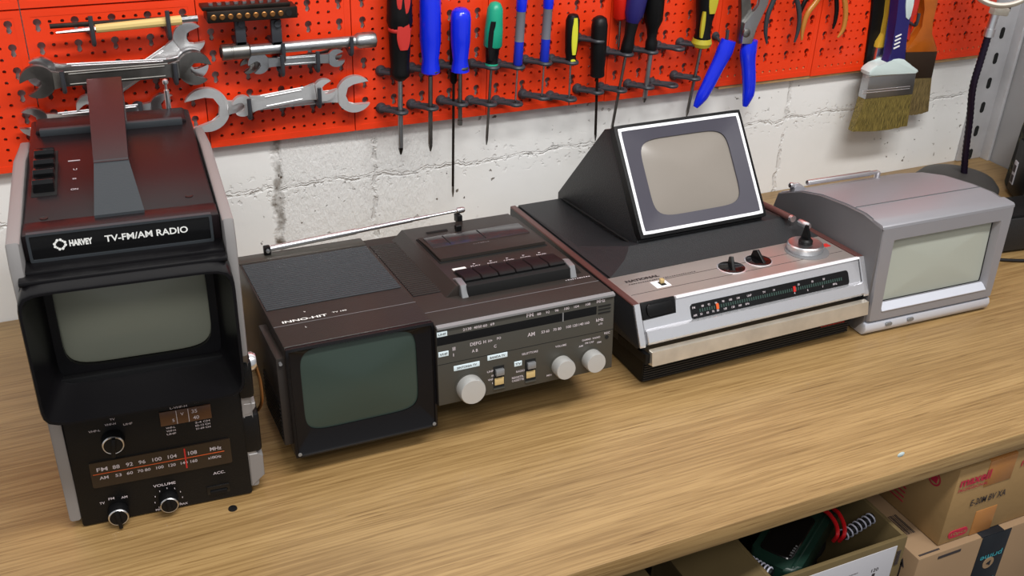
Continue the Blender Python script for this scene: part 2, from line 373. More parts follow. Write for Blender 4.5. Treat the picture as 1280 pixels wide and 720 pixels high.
dent = at(1126, 568, y=-0.594)
MB().lathe([(.0001, 0), (.0030, .0003), (.0022, .0009), (.0001, .0012)], dent, (0, -1, 0), 9, sx=1.5).build('chipped_edge_mark', 'mint', bench, world=True)
# steel post at the end of the wall
post = MB()
post.box(1.338, 1.394, -0.006, -0.0005, 0.0, 1.0, 0.001)
post.box(1.388, 1.394, -0.022, -0.0005, 0.0, 1.0, 0.001)
post_t = thing('slotted_post', 'grey slotted steel post standing in the corner right of the pegboard', 'post', (1.366, -0.01, 0))
post.build('angle_bar', 'postm', post_t, world=True)
for i in range(9):
    z = 0.0035 + i * 0.0400
    MB().prism([(1.3635 + x, z + zz + .006) for x, zz in rrect(-0.0042, 0.0042, -0.009, 0.009, 0.004, 4)], 'y', -0.0066, -0.0055).build('slot', 'hole', post_t, world=True)

# ------------------------------------------------------------------ pegboard
PW = 0.167; SP = 0.0117
def peg_mesh():
    bm = bmesh.new(); TH = 0.003
    def cell(x0, x1, z0, z1, inner, c):
        angs = []
        for p in inner: angs.append((math.atan2(p[1] - c[1], p[0] - c[0]), p))
        R = min(math.hypot(p[0] - c[0], p[1] - c[1]) for p in inner)
        for q in ((x0, z0), (x1, z0), (x1, z1), (x0, z1)):
            a = math.atan2(q[1] - c[1], q[0] - c[0]); s_ = sorted(angs, key=lambda t: abs(math.atan2(math.sin(t[0] - a), math.cos(t[0] - a))))
            angs.append((a, ('c', s_[0][1], q)))
        angs.sort(key=lambda t: t[0]); inn = []; out = []
        for a, p in angs:
            if p[0] == 'c':
                out.append(p[2]); rr = math.hypot(p[1][0] - c[0], p[1][1] - c[1]) * 0.995; inn.append((c[0] + rr * math.cos(a), c[1] + rr * math.sin(a)))
            else:
                inn.append(p); dx, dz = math.cos(a), math.sin(a); t = 1e9
                if dx > 1e-9: t = min(t, (x1 - c[0]) / dx)
                if dx < -1e-9: t = min(t, (x0 - c[0]) / dx)
                if dz > 1e-9: t = min(t, (z1 - c[1]) / dz)
                if dz < -1e-9: t = min(t, (z0 - c[1]) / dz)
                out.append((c[0] + dx * t, c[1] + dz * t))
        O = [bm.verts.new((p[0], 0, p[1])) for p in out]; I = [bm.verts.new((p[0], 0, p[1])) for p in inn]; B = [bm.verts.new((p[0], TH, p[1])) for p in inn]
        n = len(O)
        for i in range(n):
            j = (i + 1) % n
            bm.faces.new((O[i], O[j], I[j], I[i])); bm.faces.new((I[i], I[j], B[j], B[i]))
    b0 = (PW - 13 * SP) / 2
    for i in range(13):
        x0 = b0 + i * SP; cx = x0 + SP / 2; j = 12
        while j >= 0:
            z0 = b0 + j * SP
            if i % 3 == 0 and j >= 1:
                cz = z0 + SP / 2; r = .0039; w_ = .0019; low = cz - SP * .72
                inner = [(cx + r * math.sin(a), cz + r * math.cos(a)) for a in [k * PI / 7 for k in range(-6, 7)]]
                inner += [(cx + w_, cz - .0034), (cx + w_, low), (cx + .001, low - .0016), (cx - .001, low - .0016), (cx - w_, low), (cx - w_, cz - .0034)]
                cell(x0, x0 + SP, z0 - SP, z0 + SP, inner, (cx, cz)); j -= 2
            else:
                cell(x0, x0 + SP, z0, z0 + SP, circ(cx, z0 + SP / 2, .0019, 10, .1), (cx, z0 + SP / 2)); j -= 1
    def bx(x0, x1, y0, y1, z0, z1):
        r = bmesh.ops.create_cube(bm, size=1)
        for v in r['verts']: v.co = Vector((x0 + (v.co.x + .5) * (x1 - x0), y0 + (v.co.y + .5) * (y1 - y0), z0 + (v.co.z + .5) * (z1 - z0)))
    g = .0005; q = b0
    bx(g, q, -.0003, .0085, g, PW - g); bx(PW - q, PW - g, -.0003, .0085, g, PW - g)
    bx(q, PW - q, -.0003, .0085, g, q); bx(q, PW - q, -.0003, .0085, PW - q, PW - g)
    bmesh.ops.recalc_face_normals(bm, faces=bm.faces[:])
    me = bpy.data.meshes.new('pegboard_panel'); bm.to_mesh(me); bm.free(); me.materials.append(MT['orange']); return me
PEGY = -0.0125
pm = peg_mesh()
ords = ['leftmost', 'second from left', 'third from left', 'fourth from left', 'fifth from left', 'sixth from left', 'seventh from left', 'eighth from left', 'rightmost']
for r in range(2):
    for c in range(9):
        o = bpy.data.objects.new('pegboard_panel', pm); COL.objects.link(o)
        o.location = (-0.0085 + (c - 1) * PW, PEGY + random.uniform(-.0006, .0006), 0.1795 + r * PW + random.uniform(-.001, .001) * (1 - r))
        o.scale = (1, 1.3, 1)
        tag(o, f'orange perforated plastic pegboard panel, {ords[c]} in the {"upper" if r else "lower"} row', 'pegboard', 'orange pegboard panels on the wall')
bt = tag(MB().box(0.84, 1.325, -0.0015 - .0095, -0.0005, 0.1755, 0.20, 0.0005).build('wooden_batten', 'batten'), 'thin plywood batten showing under the right half of the orange pegboard', 'batten')

# ------------------------------------------------------------------ tools on the pegboard
def W(px, py, y): p = at(px, py, y=y); return (p.x, p.z)
HY = -0.034            # plane in which the hanging tools hang
def loop_hook(px, py, label, dx=0.0125, drop=0.001):
    """black holder: plug on the board, two arms closing in a loop round the shaft at (px,py)"""
    x, z = W(px, py, HY); bx = x - dx; zb = z - drop
    t = thing('tool_hook', label, 'tool hook', (bx, PEGY, zb), group='black plastic tool hooks plugged into the orange pegboard')
    m = MB(); m.lathe([(.0062, 0), (.0068, .002), (.0062, .005), (.004, .008)], (bx - .004, PEGY + .001, zb), (0, -1, 0), 14)
    m.box(bx - .0085, bx + .0070, PEGY - .008, PEGY + .0005, zb - .0028, zb + .0028, .001); m.build('plug', 'hook', t, world=True)
    P = [(bx - .0070, PEGY - .006, zb), (x - .0085, HY + .002, z), (x - .004, HY - .0065, z), (x + .002, HY - .0085, z), (x + .0062, HY - .0055, z), (x + .0060, HY + .002, z), (bx + .0075, PEGY - .007, zb)]
    m = MB(); m.tube(catmull(P, 5), .0025, 8); m.build('loop', 'hook', t, world=True)
    return t
def prong_hook(px, py, w, label, y=-0.03):
    """upright prong hook that carries a flat tool: plug, arm and upturned tip"""
    x, z = W(px, py, y)
    t = thing('tool_hook', label, 'tool hook', (x, PEGY, z), group='black plastic tool hooks plugged into the orange pegboard')
    MB().lathe([(.0055, 0), (.006, .002), (.004, .006)], (x, PEGY + .001, z - w * .3), (0, -1, 0), 12).build('plug', 'hook', t, world=True)
    P = [(x, PEGY - .002, z - w * .3), (x, y + .004, z - w * .55), (x, y - .006, z - w * .6), (x, y - .0085, z - w * .2), (x, y - .0085, z + w * .5)]
    MB().tube(catmull(P, 5), .0023, 8).build('prong', 'hook', t, world=True)
    return t

def driver(name, label, top, bot, tip, prof, hm, y=HY, shaft_r=.0022, shaft_m='darksteel', seg=16, tipk='cross', extras=None, tip_m='darksteel'):
    """screwdriver hanging blade down; prof = (radius, fraction from the shaft end to the top)"""
    T = Vector(at(*top, y=y)); Bt = Vector(at(*bot, y=y)); Tp = Vector(at(*tip, y=y)); up = (T - Bt); L = up.length; u = up.normalized()
    t = thing(name, label, 'screwdriver', Bt, group='screwdrivers hanging in a row from the pegboard')
    if isinstance(hm, str): hm = [('handle', hm, 0, 1.0)]
    for nm, mm, a, b in hm:
        pr = [(r, f * L) for r, f in prof if a - 1e-6 <= f <= b + 1e-6]
        def rad(f):
            for (r0, f0), (r1, f1) in zip(prof, prof[1:]):
                if f0 <= f <= f1: return r0 + (r1 - r0) * (f - f0) / max(f1 - f0, 1e-6)
            return prof[-1][0]
        if not pr or pr[0][1] > a * L + 1e-5: pr.insert(0, (rad(a), a * L))
        if pr[-1][1] < b * L - 1e-5: pr.append((rad(b), b * L))
        MB().lathe(pr, Bt, u, seg).build(nm, mm, t, world=True, sharp=50)
    d = (Tp - Bt); sl_ = d.length; dn = d.normalized()
    MB().lathe([(shaft_r, -.002), (shaft_r, sl_ * .9)], Bt, dn, 12).build('shaft', shaft_m, t, world=True)
    if tipk == 'cross': MB().lathe([(shaft_r, sl_ * .9), (shaft_r * 1.02, sl_ - .007), (shaft_r * .35, sl_)], Bt, dn, 4, phase=PI / 4).build('blade_tip', tip_m, t, world=True)
    elif tipk == 'flat':
        m = MB().lathe([(shaft_r, sl_ * .9), (shaft_r * .9, sl_ - .006), (shaft_r * .45, sl_)], Bt, dn, 4, phase=PI / 4, sx=1.2); m.build('blade_tip', tip_m, t, world=True)
    elif tipk == 'hex': MB().lathe([(shaft_r, sl_ * .8), (shaft_r * .6, sl_ * .82), (shaft_r * .6, sl_ * .9), (shaft_r * 1.25, sl_ * .91), (shaft_r * 1.25, sl_)], Bt, dn, 6).build('blade_tip', tip_m, t, world=True)
    if extras: extras(t, Bt, u, L)
    return t
def inlay(t, Bt, u, a, b, wmax, off, m, name='grip_inlay', shift=0.0, n=10):
    """soft grip pad lying on the front of a handle, between heights a and b"""
    pts = []
    for k in range(n + 1):
        f = k / n; ww = wmax * math.sin(PI * (0.12 + .76 * f)) ** .6; pts.append((ww, a + (b - a) * f))
    loops = []
    side = Vector((1, 0, 0)); fr = Vector((0, -1, 0))
    for ww, h in pts:
        c = Bt + u * h + side * shift
        loops.append([c + side * (ww * math.cos(q)) + fr * (off + .0012 * math.sin(q) if math.sin(q) > 0 else off - .003) for q in [2 * PI * i / 12 for i in range(12)]])
    return MB().rings(loops).build(name, m, t, world=True)

# 1 black and red
def ex(t, B, u, L):
    inlay(t, B, u, L * .30, L * .56, .0085, .0125, 'redg', shift=.001); inlay(t, B, u, L * .62, L * .86, .0085, .0125, 'redg', shift=.001)
    MB().lathe([(.0126, L * .445), (.0134, L * .455), (.0134, L * .47), (.0126, L * .48)], B, u, 20).build('grip_ring', 'redg', t, world=True)
driver('screwdriver', 'large black screwdriver with red grip pads, furthest left of the screwdrivers', (499, -42), (500, 100), (501, 193),
       [(.0055, 0), (.011, .04), (.0118, .07), (.0105, .12), (.0118, .25), (.0126, .40), (.0124, .47), (.0148, .53), (.0142, .60), (.0136, .85), (.010, .97), (.004, 1)], 'black', shaft_r=.0031, shaft_m='satin', extras=ex, tip_m='blacksteel')
# 2 blue
driver('screwdriver', 'long blue-handled screwdriver beside the black and red screwdriver', (537.5, -48), (538, 94), (538, 189),
       [(.006, 0), (.0112, .03), (.0112, .07), (.0098, .14), (.0124, .32), (.0122, .95), (.010, .99), (.005, 1)], 'blue', shaft_r=.0027, seg=12)
# 3 blue shorter, hex end
driver('screwdriver', 'short blue-handled screwdriver with fluted round top and stubby hex end', (576, 10), (575, 91), (575, 156),
       [(.006, 0), (.0112, .03), (.0108, .09), (.0092, .2), (.0118, .5), (.0122, .85), (.0108, .95), (.006, 1)], 'blue', shaft_r=.0026, seg=10, tipk='hex')
# 3b thin long black behind
driver('screwdriver', 'very long thin black screwdriver hanging behind the short blue one', (567, 24), (567, 104), (566, 246),
       [(.003, 0), (.0045, .05), (.0048, .3), (.0048, .95), (.002, 1)], 'black', y=-.024, shaft_r=.0016, shaft_m='blacksteel')
# 4 teal
def ex(t, B, u, L):
    inlay(t, B, u, L * .16, L * .74, .0052, .0088, 'black', 'dark_grip_pad', shift=-.0045)
driver('screwdriver', 'teal green and black screwdriver with a round domed top', (619.5, 2), (614, 86), (608, 181),
       [(.005, 0), (.0085, .02), (.0078, .08), (.0072, .11), (.0082, .3), (.0112, .36), (.0108, .6), (.0098, .75), (.0092, .9), (.006, .98), (.002, 1)],
       [('collar', 'teal', 0, .09), ('lower_grip', 'black', .09, .34), ('handle', 'teal', .34, 1.0)], shaft_r=.0017, extras=ex)
# 5, 6 blue striped pair
for i, (tp, bt, ti, lb) in enumerate((((655, -40), (647, 82), (644, 130), 'slim blue screwdriver with smoky band, left of the matching pair'), ((689, -44), (680, 79), (677, 124), 'slim blue screwdriver with smoky band, right of the matching pair'))):
    driver('screwdriver', lb, tp, bt, ti, [(.004, 0), (.0058, .02), (.0056, .24), (.0060, .26), (.0056, .28), (.0056, .56), (.0062, .58), (.0078, .95), (.005, 1)],
           [('lower_sleeve', 'bluecore', 0, .26), ('smoky_band', 'clear', .26, .57), ('handle', 'blue', .57, 1.0)], shaft_r=.0011, shaft_m='satin')
# 7 yellow / black stubby
def ex(t, B, u, L):
    inlay(t, B, u, L * .22, L * .94, .0042, .0078, 'yellow', n=8); inlay(t, B, u, L * .02, L * .12, .0036, .0072, 'yellow', 'yellow_end_pad')
driver('screwdriver', 'small black screwdriver with a bright yellow strip down the handle', (716.5, 17), (713, 80), (711, 132),
       [(.004, 0), (.0072, .03), (.0060, .12), (.0076, .26), (.0086, .6), (.0086, .88), (.006, .98), (.002, 1)], 'black', shaft_r=.0012, shaft_m='satin', extras=ex)
# 8 plain black
driver('screwdriver', 'plain black-handled screwdriver right of the yellow striped one', (750, 20), (746.5, 96), (744, 176),
       [(.0065, 0), (.0092, .02), (.0088, .15), (.0098, .3), (.0102, .85), (.0085, .96), (.004, 1)], 'black', shaft_r=.0017, shaft_m='blacksteel')
# red handled behind
driver('screwdriver', 'red-handled screwdriver mostly hidden left of the dark purple one', (778, -60), (775, 25), (773, 62),
       [(.005, 0), (.0085, .04), (.0085, .9), (.004, 1)], 'redh', y=-.024, shaft_r=.0016)
# 9 purple / black
driver('screwdriver', 'dark purple and black screwdriver leaning to the left', (808, -62), (782, 70), (764, 165),
       [(.005, 0), (.0078, .02), (.0082, .10), (.0068, .2), (.0082, .33), (.0125, .42), (.0135, .6), (.0125, .9), (.005, 1)], [('neck', 'black', 0, .33), ('handle', 'purple', .33, 1)], shaft_r=.0019, shaft_m='darksteel')
# 10 black fluted
driver('screwdriver', 'big fluted black screwdriver with bright steel shaft', (824, -62), (813, 67), (805, 128),
       [(.006, 0), (.0075, .02), (.0078, .12), (.0060, .16), (.0075, .25), (.0120, .34), (.0125, .8), (.010, .95), (.004, 1)], 'black', shaft_r=.0032, shaft_m='satin', seg=9)
# 11 yellow black bulbous
def ex(t, B, u, L):
    inlay(t, B, u, L * .40, L * .78, .0075, .0135, 'yellowo', shift=.001); inlay(t, B, u, L * .14, L * .42, .003, .0105, 'yellowo', 'side_grip_pad', shift=-.0085)
    MB().lathe([(.006, 0), (.0115, L * .02), (.0135, L * .06), (.0118, L * .11)], B, u, 20).build('yellow_collar', 'yellowo', t, world=True)
driver('screwdriver', 'chunky black screwdriver with olive yellow grip pads beside the blue pliers', (892, -58), (876, 60), (858, 146),
       [(.006, 0), (.0110, .02), (.0128, .06), (.0100, .16), (.0105, .3), (.0145, .5), (.0150, .7), (.0125, .9), (.005, 1)], 'black', shaft_r=.0021, shaft_m='darksteel', extras=ex)

for nm, u_, l_ in (('the black and red screwdriver', (500, 92), (500, 139)), ('the long blue screwdriver', (538, 88), (538, 134)), ('the short blue screwdriver', (575, 84), (575, 129)),
                   ('the teal screwdriver', (614, 83), (611, 129)), ('the left slim blue screwdriver', (646, 83), (643.5, 129)), ('the right slim blue screwdriver', (680, 78), (677, 121)),
                   ('the yellow striped screwdriver', (713, 77), (711, 123)), ('the plain black screwdriver', (746, 50), (745, 114)), ('the dark purple screwdriver', (782, 67), (774, 112)),
                   ('the fluted black screwdriver', (813, 64), (808, 108)), ('the chunky black and olive yellow screwdriver', (874, 56), (866, 97))):
    loop_hook(*u_, 'upper black loop hook holding ' + nm); loop_hook(*l_, 'lower black loop hook guiding ' + nm)
loop_hook(846, 60, 'empty black loop hook, upper one right of the fluted screwdriver'); loop_hook(838, 106, 'empty black loop hook, lower one right of the fluted screwdriver')

# ---- spanners
def head_pts(c, R, ang, notch, depth, tang, hw, n=26, k=1.0):
    """outline of an open-ended head; ang = mouth direction, tang = direction of the shank seen from the head"""
    pts = []
    def P(a, r=R): return (c[0] + r * math.cos(a), c[1] + r * math.sin(a))
    da = math.asin(min(.99, notch / R)); sa = math.asin(min(.99, hw / R)) * 1.25
    a0 = tang + sa; a1 = ang - da
    while a1 < a0: a1 += 2 * PI
    for i in range(n + 1): pts.append(P(a0 + (a1 - a0) * i / n))
    ux, uz = math.cos(ang), math.sin(ang); vx, vz = -uz, ux
    tipx = R * math.cos(da) * k
    for f, s_ in ((1.0, -1), (.35, -1), (.08, -.75), (-.04, 0), (.08, .75), (.35, 1), (1.0, 1)):
        d = tipx - depth + depth * f; pts.append((c[0] + ux * d + vx * notch * s_, c[1] + uz * d + vz * notch * s_)) if f < 1 else None
    b0 = ang + da; b1 = tang - sa
    while b1 < b0: b1 += 2 * PI
    for i in range(n + 1): pts.append(P(b0 + (b1 - b0) * i / n))
    return pts
def spanner(label, A, B, RA, RB, aA, aB, hw, y, m='chrome', th=.006, nA=.55, nB=.55, dA=1.05, dB=1.05, ring=None, panel=True):
    """double open-ended spanner between head centres given in pixels; aA/aB mouth angles in degrees"""
    a = W(*A, y); b = W(*B, y); ang = math.atan2(b[1] - a[1], b[0] - a[0])
    ha = head_pts(a, RA, math.radians(aA), RA * nA, RA * dA, ang, hw); hb = head_pts(b, RB, math.radians(aB), RB * nB, RB * dB, ang + PI, hw)
    mid = ((a[0] + b[0]) / 2, (a[1] + b[1]) / 2)
    t = thing('spanner', label, 'spanner', (mid[0], y, mid[1]), group='spanners hung across the left end of the pegboard')
    nx, nz = -math.sin(ang), math.cos(ang); dx, dz = math.cos(ang), math.sin(ang)
    L = math.hypot(b[0] - a[0], b[1] - a[1])
    MB().prism(ha, 'y', y - th * .5, y + th * .5, .0009, 2).build('open_jaw', m, t, world=True)
    MB().prism(hb, 'y', y - th * .5, y + th * .5, .0009, 2).build('open_jaw', m, t, world=True)
    q = lambda s_, o: (a[0] + dx * s_ + nx * o, a[1] + dz * s_ + nz * o)
    f0, f1 = RA * .80, L - RB * .80
    sh = [q(f0, -hw * 1.5), q(f0 + .012, -hw * .95), q(f1 - .012, -hw * .95), q(f1, -hw * 1.5), q(f1, hw * 1.5), q(f1 - .012, hw * .95), q(f0 + .012, hw * .95), q(f0, hw * 1.5)]
    MB().prism(sh, 'y', y - th * .36, y + th * .36, .0009, 2).build('shank', m, t, world=True)
    if panel:
        mb = MB()
        for s_ in (-1, 1): mb.tube([Vector((q(f0 + .016, s_ * hw * .8)[0], y - th * .36, q(f0 + .016, s_ * hw * .8)[1])), Vector((q(f1 - .016, s_ * hw * .8)[0], y - th * .36, q(f1 - .016, s_ * hw * .8)[1]))], .0009, 6)
        mb.build('shank_rim', m, t, world=True)
    return t
spanner('dark steel double open-ended spanner lying level, front one of the pair behind the brown handle', (47, 102), (243, 85), .0165, .0175, 205, -20, .0065, -.040, 'darksteel', nA=.42, nB=.45, dA=1.1, dB=1.15)
spanner('shiny double open-ended spanner lying level, rear one of the pair behind the brown handle', (52, 90), (240, 80), .0150, .0165, 160, 25, .0062, -.028, 'chrome', nA=.42, nB=.45)
spanner('chrome spanner slanting up to the right behind the level pair', (112, 133), (236, 47), .0130, .0165, 225, 12, .0062, -.020, 'bright', nA=.5, nB=.48)
spanner('chrome spanner mostly hidden behind the black and brown television', (42, 152), (206, 134), .0150, .0160, 165, 20, .0055, -.022, 'chrome')
spanner('large chrome spanner with wide crescent jaws, rear one under the socket wrench', (258, 137), (443, 117), .0245, .0215, 192, 2, .0060, -.026, 'bright', nA=.62, nB=.60, dA=1.35, dB=1.3)
spanner('chrome spanner with smaller heads, lying in front of the large crescent one', (303, 132), (405, 112), .0115, .0125, 200, 22, .0066, -.038, 'bright', nA=.5, nB=.5)
spanner('small grey spanner, front one of the pair under the socket wrench', (323, 79), (420, 72), .0115, .0100, 215, 10, .0040, -.036, 'satin', nA=.42, nB=.45, th=.004)
spanner('small dark spanner, rear one of the pair under the socket wrench', (310, 82), (418, 66), .0085, .0085, 205, 15, .0038, -.027, 'darksteel', nA=.45, nB=.45, th=.004)
for px, py, lb in ((78, 98, 'left black prong under the level pair of spanners'), (218, 88, 'right black prong under the level pair of spanners'), (310, 132, 'left black prong carrying the large crescent spanner'),
                   (397, 118, 'right black prong carrying the large crescent spanner'), (351, 78, 'left black prong under the small spanners'), (395, 73, 'right black prong under the small spanners'),
                   (175, 136, 'black prong carrying the chrome spanner half hidden behind the brown television')):
    prong_hook(px, py, .020, lb, y=-.040)
# tube socket wrench
a = Vector(at(276, 66, y=-.036)); b = Vector(at(469, 49, y=-.036)); u = (b - a); L = u.length
t = thing('tube_socket_wrench', 'long grey tube socket wrench lying across the pegboard above small spanners', 'wrench', a)
MB().lathe([(.0062, 0), (.0080, .0004), (.0086, .0012), (.0086, L * .06), (.0082, L * .062), (.0082, L * .07), (.0086, L * .072), (.0086, L * .17), (.0066, L * .18)], a, u, 24).build('socket_end', 'darksteel', t, world=True)
MB().lathe([(.0060, L * .18), (.0060, L * .86)], a, u, 20).build('shank', 'satin', t, world=True)
MB().lathe([(.0060, L * .86), (.0088, L * .885), (.0090, L * .99), (.0080, L), (.0058, L)], a, u, 6, phase=.3).build('socket_end', 'satin', t, world=True, sharp=60)
MB().lathe([(.0058, -.0006), (.0058, .0004)], a, u, 6).build('socket_mouth', 'hole', t, world=True)
prong_hook(352, 62, .018, 'black prong carrying the left of the tube socket wrench', y=-.036); prong_hook(437, 54, .018, 'black prong carrying the right of the tube socket wrench', y=-.036)
# bit rack
a = Vector(at(262, 18, y=-.040)); b = Vector(at(369, 11, y=-.040)); u = (b - a).normalized(); L = (b - a).length
t = thing('bit_rack', 'dark steel rack of short brass bits with holes along its front', 'bit rack', a)
ang = math.atan2(u.z, u.x); mm = Matrix.Translation(a) @ Matrix.Rotation(-ang, 4, 'Y')
MB().box(-.004, L, -.010, .014, -.007, .005, .0008, m=mm).build('rack_body', 'blacksteel', t, world=True)
MB().box(-.008, L * .93, -.006, .014, .005, .009, .0008, m=mm).build('top_plate', 'blacksteel', t, world=True)
for i in range(10):
    x = .002 + i * L * .097
    if i < 9:
        MB().lathe([(.0030, 0), (.0030, .002), (.0022, .0026), (.0001, .0026)], mm @ Vector((x, -.009, -.001)), (0, -1, 0), 12).build('bit_end', 'brass', t, world=True)
        MB().cyl(mm @ Vector((x, 0.002, .008)), mm @ Vector((x, .002, .0112)), .0026, seg=8).build('bit_top', 'satin', t, world=True)
    else: MB().lathe([(.0034, 0), (.0034, .0015)], mm @ Vector((x, -.0092, -.001)), (0, -1, 0), 12).build('empty_hole', 'hole', t, world=True)
for px in (300, 345):
    p = at(px, 40, y=-.036)
    hk = thing('rack_stand', ('left' if px == 300 else 'right') + ' broad black hook standing under the bit rack', 'tool hook', (p.x, PEGY, p.z), group='broad black hooks under the bit rack')
    m = MB(); m.box(p.x - .0055, p.x + .0055, -.040, PEGY + .0005, p.z - .014, p.z - .009, .001); m.box(p.x - .0055, p.x + .0055, -.040, -.034, p.z - .014, p.z + (.0125 if px < 330 else .0140), .001)
    m.build('bracket', 'hook', hk, world=True); MB().lathe([(.0035, 0), (.0035, .003)], (p.x + .001, -.040, p.z + .010), (0, -1, 0), 10).build('bolt', 'hook', hk, world=True)
# punch and file
def rod(name, label, cat, a, b, r, m, y, parts=()):
    A = Vector(at(*a, y=y)); B = Vector(at(*b, y=y)); u = B - A; L = u.length
    t = thing(name, label, cat, A)
    for nm, f0, f1, r0, r1, mm, sg in parts: MB().lathe([(r0, L * f0), (r1, L * f1)], A, u, sg).build(nm, mm, t, world=True)
    return t
rod('steel_punch', 'thin dark steel punch lying above the yellow-handled file, top left', 'punch', (62, 33), (246, 21), .002, 'blacksteel', -.034, (('rod', 0, .93, .0024, .0024, 'blacksteel', 10), ('end', .93, 1, .0024, .0012, 'brass', 10)))
rod('file', 'small steel file with pale yellow wooden handle, top left of the pegboard', 'file', (70, 41), (247, 23), .003, 'yelh', -.040, (('blade', 0, .27, .0012, .0030, 'chrome', 8), ('handle', .27, .88, .0042, .0048, 'fileh', 10), ('end_cap', .88, 1, .0030, .0034, 'satin', 6)))
prong_hook(114, 34, .026, 'left black prong carrying the punch and file', y=-.038); prong_hook(209, 27, .026, 'right black prong carrying the punch and file', y=-.038)

# ---- pliers
def pxprism(pts, y0, y1, yref, bev=.0015, seg=2):
    return MB().prism([W(px, py, yref) for px, py in pts], 'y', y0, y1, bev, seg)
c = at(932, 42, y=-.036)
t = thing('pliers', 'blue-handled pliers hanging open on the pegboard', 'pliers', c, group='pliers on the pegboard')
def sweep(pts, rad, y, m, name, t, seg=12, sy=1.0):
    P = catmull([Vector(at(px, py, y=y)) for px, py in pts], 5); n = len(P); R = []
    for i in range(n):
        f = i / (n - 1) * (len(rad) - 1); k = min(int(f), len(rad) - 2); R.append(rad[k] + (rad[k + 1] - rad[k]) * (f - k))
    mb = MB(); mb.tube(P, R, seg)
    ym = y
    for v in mb.bm.verts: v.co.y = ym + (v.co.y - ym) * sy
    return mb.build(name, m, t, world=True, sharp=60)
sweep([(911, 50), (904, 68), (892, 92), (880, 116), (869, 134)], [.0112, .0125, .0106, .0102, .0092, .0036], -.038, 'blue', 'handle', t, sy=.7)
sweep([(938, 50), (935, 68), (936, 92), (936, 114), (931, 133)], [.0112, .0126, .0106, .0102, .0092, .0036], -.038, 'blue', 'handle', t, sy=.7)
pxprism([(922, 54), (925, 20), (924, -40), (929, -75), (934, -75), (936, 0), (939, 30), (940, 54)], -.042, -.034, -.038, .0012).build('jaw', 'darksteel', t, world=True)
pxprism([(925, 54), (929, 28), (947, 6), (956, -30), (952, -72), (958, -75), (966, -35), (958, 5), (943, 33), (938, 54)], -.046, -.041, -.042, .0012).build('jaw', 'satin', t, world=True)
MB().lathe([(.0055, 0), (.0055, .003), (.003, .0045)], at(932, 41, y=-.045), (0, -1, 0), 14).build('pivot', 'darksteel', t, world=True)
prong_hook(904, 44, .018, 'black prong under the left arm of the blue pliers', y=-.030)
def tongs(label, left, right, rl, m, head, y, hm='darksteel'):
    c = at(*head, y=y)
    t = thing('pliers', label, 'pliers', c, group='pliers on the pegboard')
    sweep(left, [rl * .8, rl, rl, rl * .85, rl * .4], y, m, 'handle', t, sy=.8); sweep(right, [rl * .8, rl, rl, rl * .85, rl * .4], y, m, 'handle', t, sy=.8)
    hx, hz = c.x, c.z
    MB().prism([(hx - .012, hz - .012), (hx + .012, hz - .012), (hx + .014, hz + .012), (hx + .006, hz + .05), (hx + .001, hz + .052), (hx - .001, hz + .052), (hx - .006, hz + .05), (hx - .014, hz + .012)], 'y', y - .005, y + .005, .0015, 2).build('jaw', hm, t, world=True)
    MB().lathe([(.005, 0), (.005, .003), (.003, .004)], (hx, y - .005, hz), (0, -1, 0), 12).build('pivot', hm, t, world=True)
    prong_hook(head[0] - 8, head[1] + 10, .02, 'black prong carrying the ' + label.split(' hanging')[0], y=y + .006)
tongs('dark grey-handled pliers hanging right of the blue pliers', [(976, -40), (970, -8), (960, 18), (957, 38), (958.5, 54)], [(984, -40), (993, -12), (999, 15), (998, 36), (993, 53)], .0036, 'greyrub', (980, -52), -.036)
tongs('bronze-handled pliers hanging with both arms showing, left of the paint brushes', [(1036, -40), (1024, -4), (1010, 16), (1004, 34), (1002, 50)], [(1043, -40), (1054, -8), (1057, 16), (1054, 36), (1047, 47)], .0040, 'bronze', (1040, -52), -.038)
tongs('black-handled pliers hanging behind the bronze-handled ones', [(1022, -46), (1012, -10), (1005, 4), (1001, 14), (999, 22)], [(1036, -46), (1044, -12), (1046, 10), (1044, 26), (1041, 36)], .0034, 'black', (1030, -58), -.024)

# ---- brushes
Y = -.040
t = thing('paint_brush', 'wide paint brush with purple handle and pale mint collar', 'paint brush', at(1110, 100, y=Y), group='paint brushes hanging at the right of the pegboard')
pxprism([(1123, -70), (1134, -74), (1143, -66), (1142, -20), (1138, 0), (1129, 30), (1126, 52), (1128, 76), (1104, 79), (1109, 66), (1113, 52), (1116, 20), (1119, -10), (1120, -50)], Y - .008, Y + .008, Y, .003, 3).build('handle', 'purple', t, world=True)
pxprism([(1081, 88), (1084, 84), (1091, 79), (1099, 79), (1106, 76), (1112, 72), (1119, 71), (1125, 72), (1132, 78), (1142, 85), (1142.5, 88), (1139, 89), (1084, 94), (1081, 92)], Y - .010, Y + .010, Y, .0025, 2).build('collar', 'mint', t, world=True)
mb = pxprism([(1128, -22), (1134, -28), (1139, -18), (1136, 4), (1133, 18), (1130, 23), (1127, 20), (1126.5, 6)], Y - .0095, Y - .0075, Y, .0006); mb.build('grip_inlay', 'mint', t, world=True)
mb = MB()
for k in range(4):
    p = [(1119 - k * .8, 45.5 + k * 4.8), (1126.5 - k * .8, 42 + k * 4.8), (1126.7 - k * .8, 43.6 + k * 4.8), (1119.2 - k * .8, 47.1 + k * 4.8)]
    mb.prism([W(a_, b_, Y - .008) for a_, b_ in p], 'y', Y - .0086, Y - .0075)
mb.build('pale_stripes', 'white', t, world=True)
fer = [(1083, 93), (1141, 87.5), (1136, 116), (1077, 122)]
pxprism(fer, Y - .0085, Y + .0085, Y, .002, 2).build('ferrule', 'satin', t, world=True)
mb = MB()
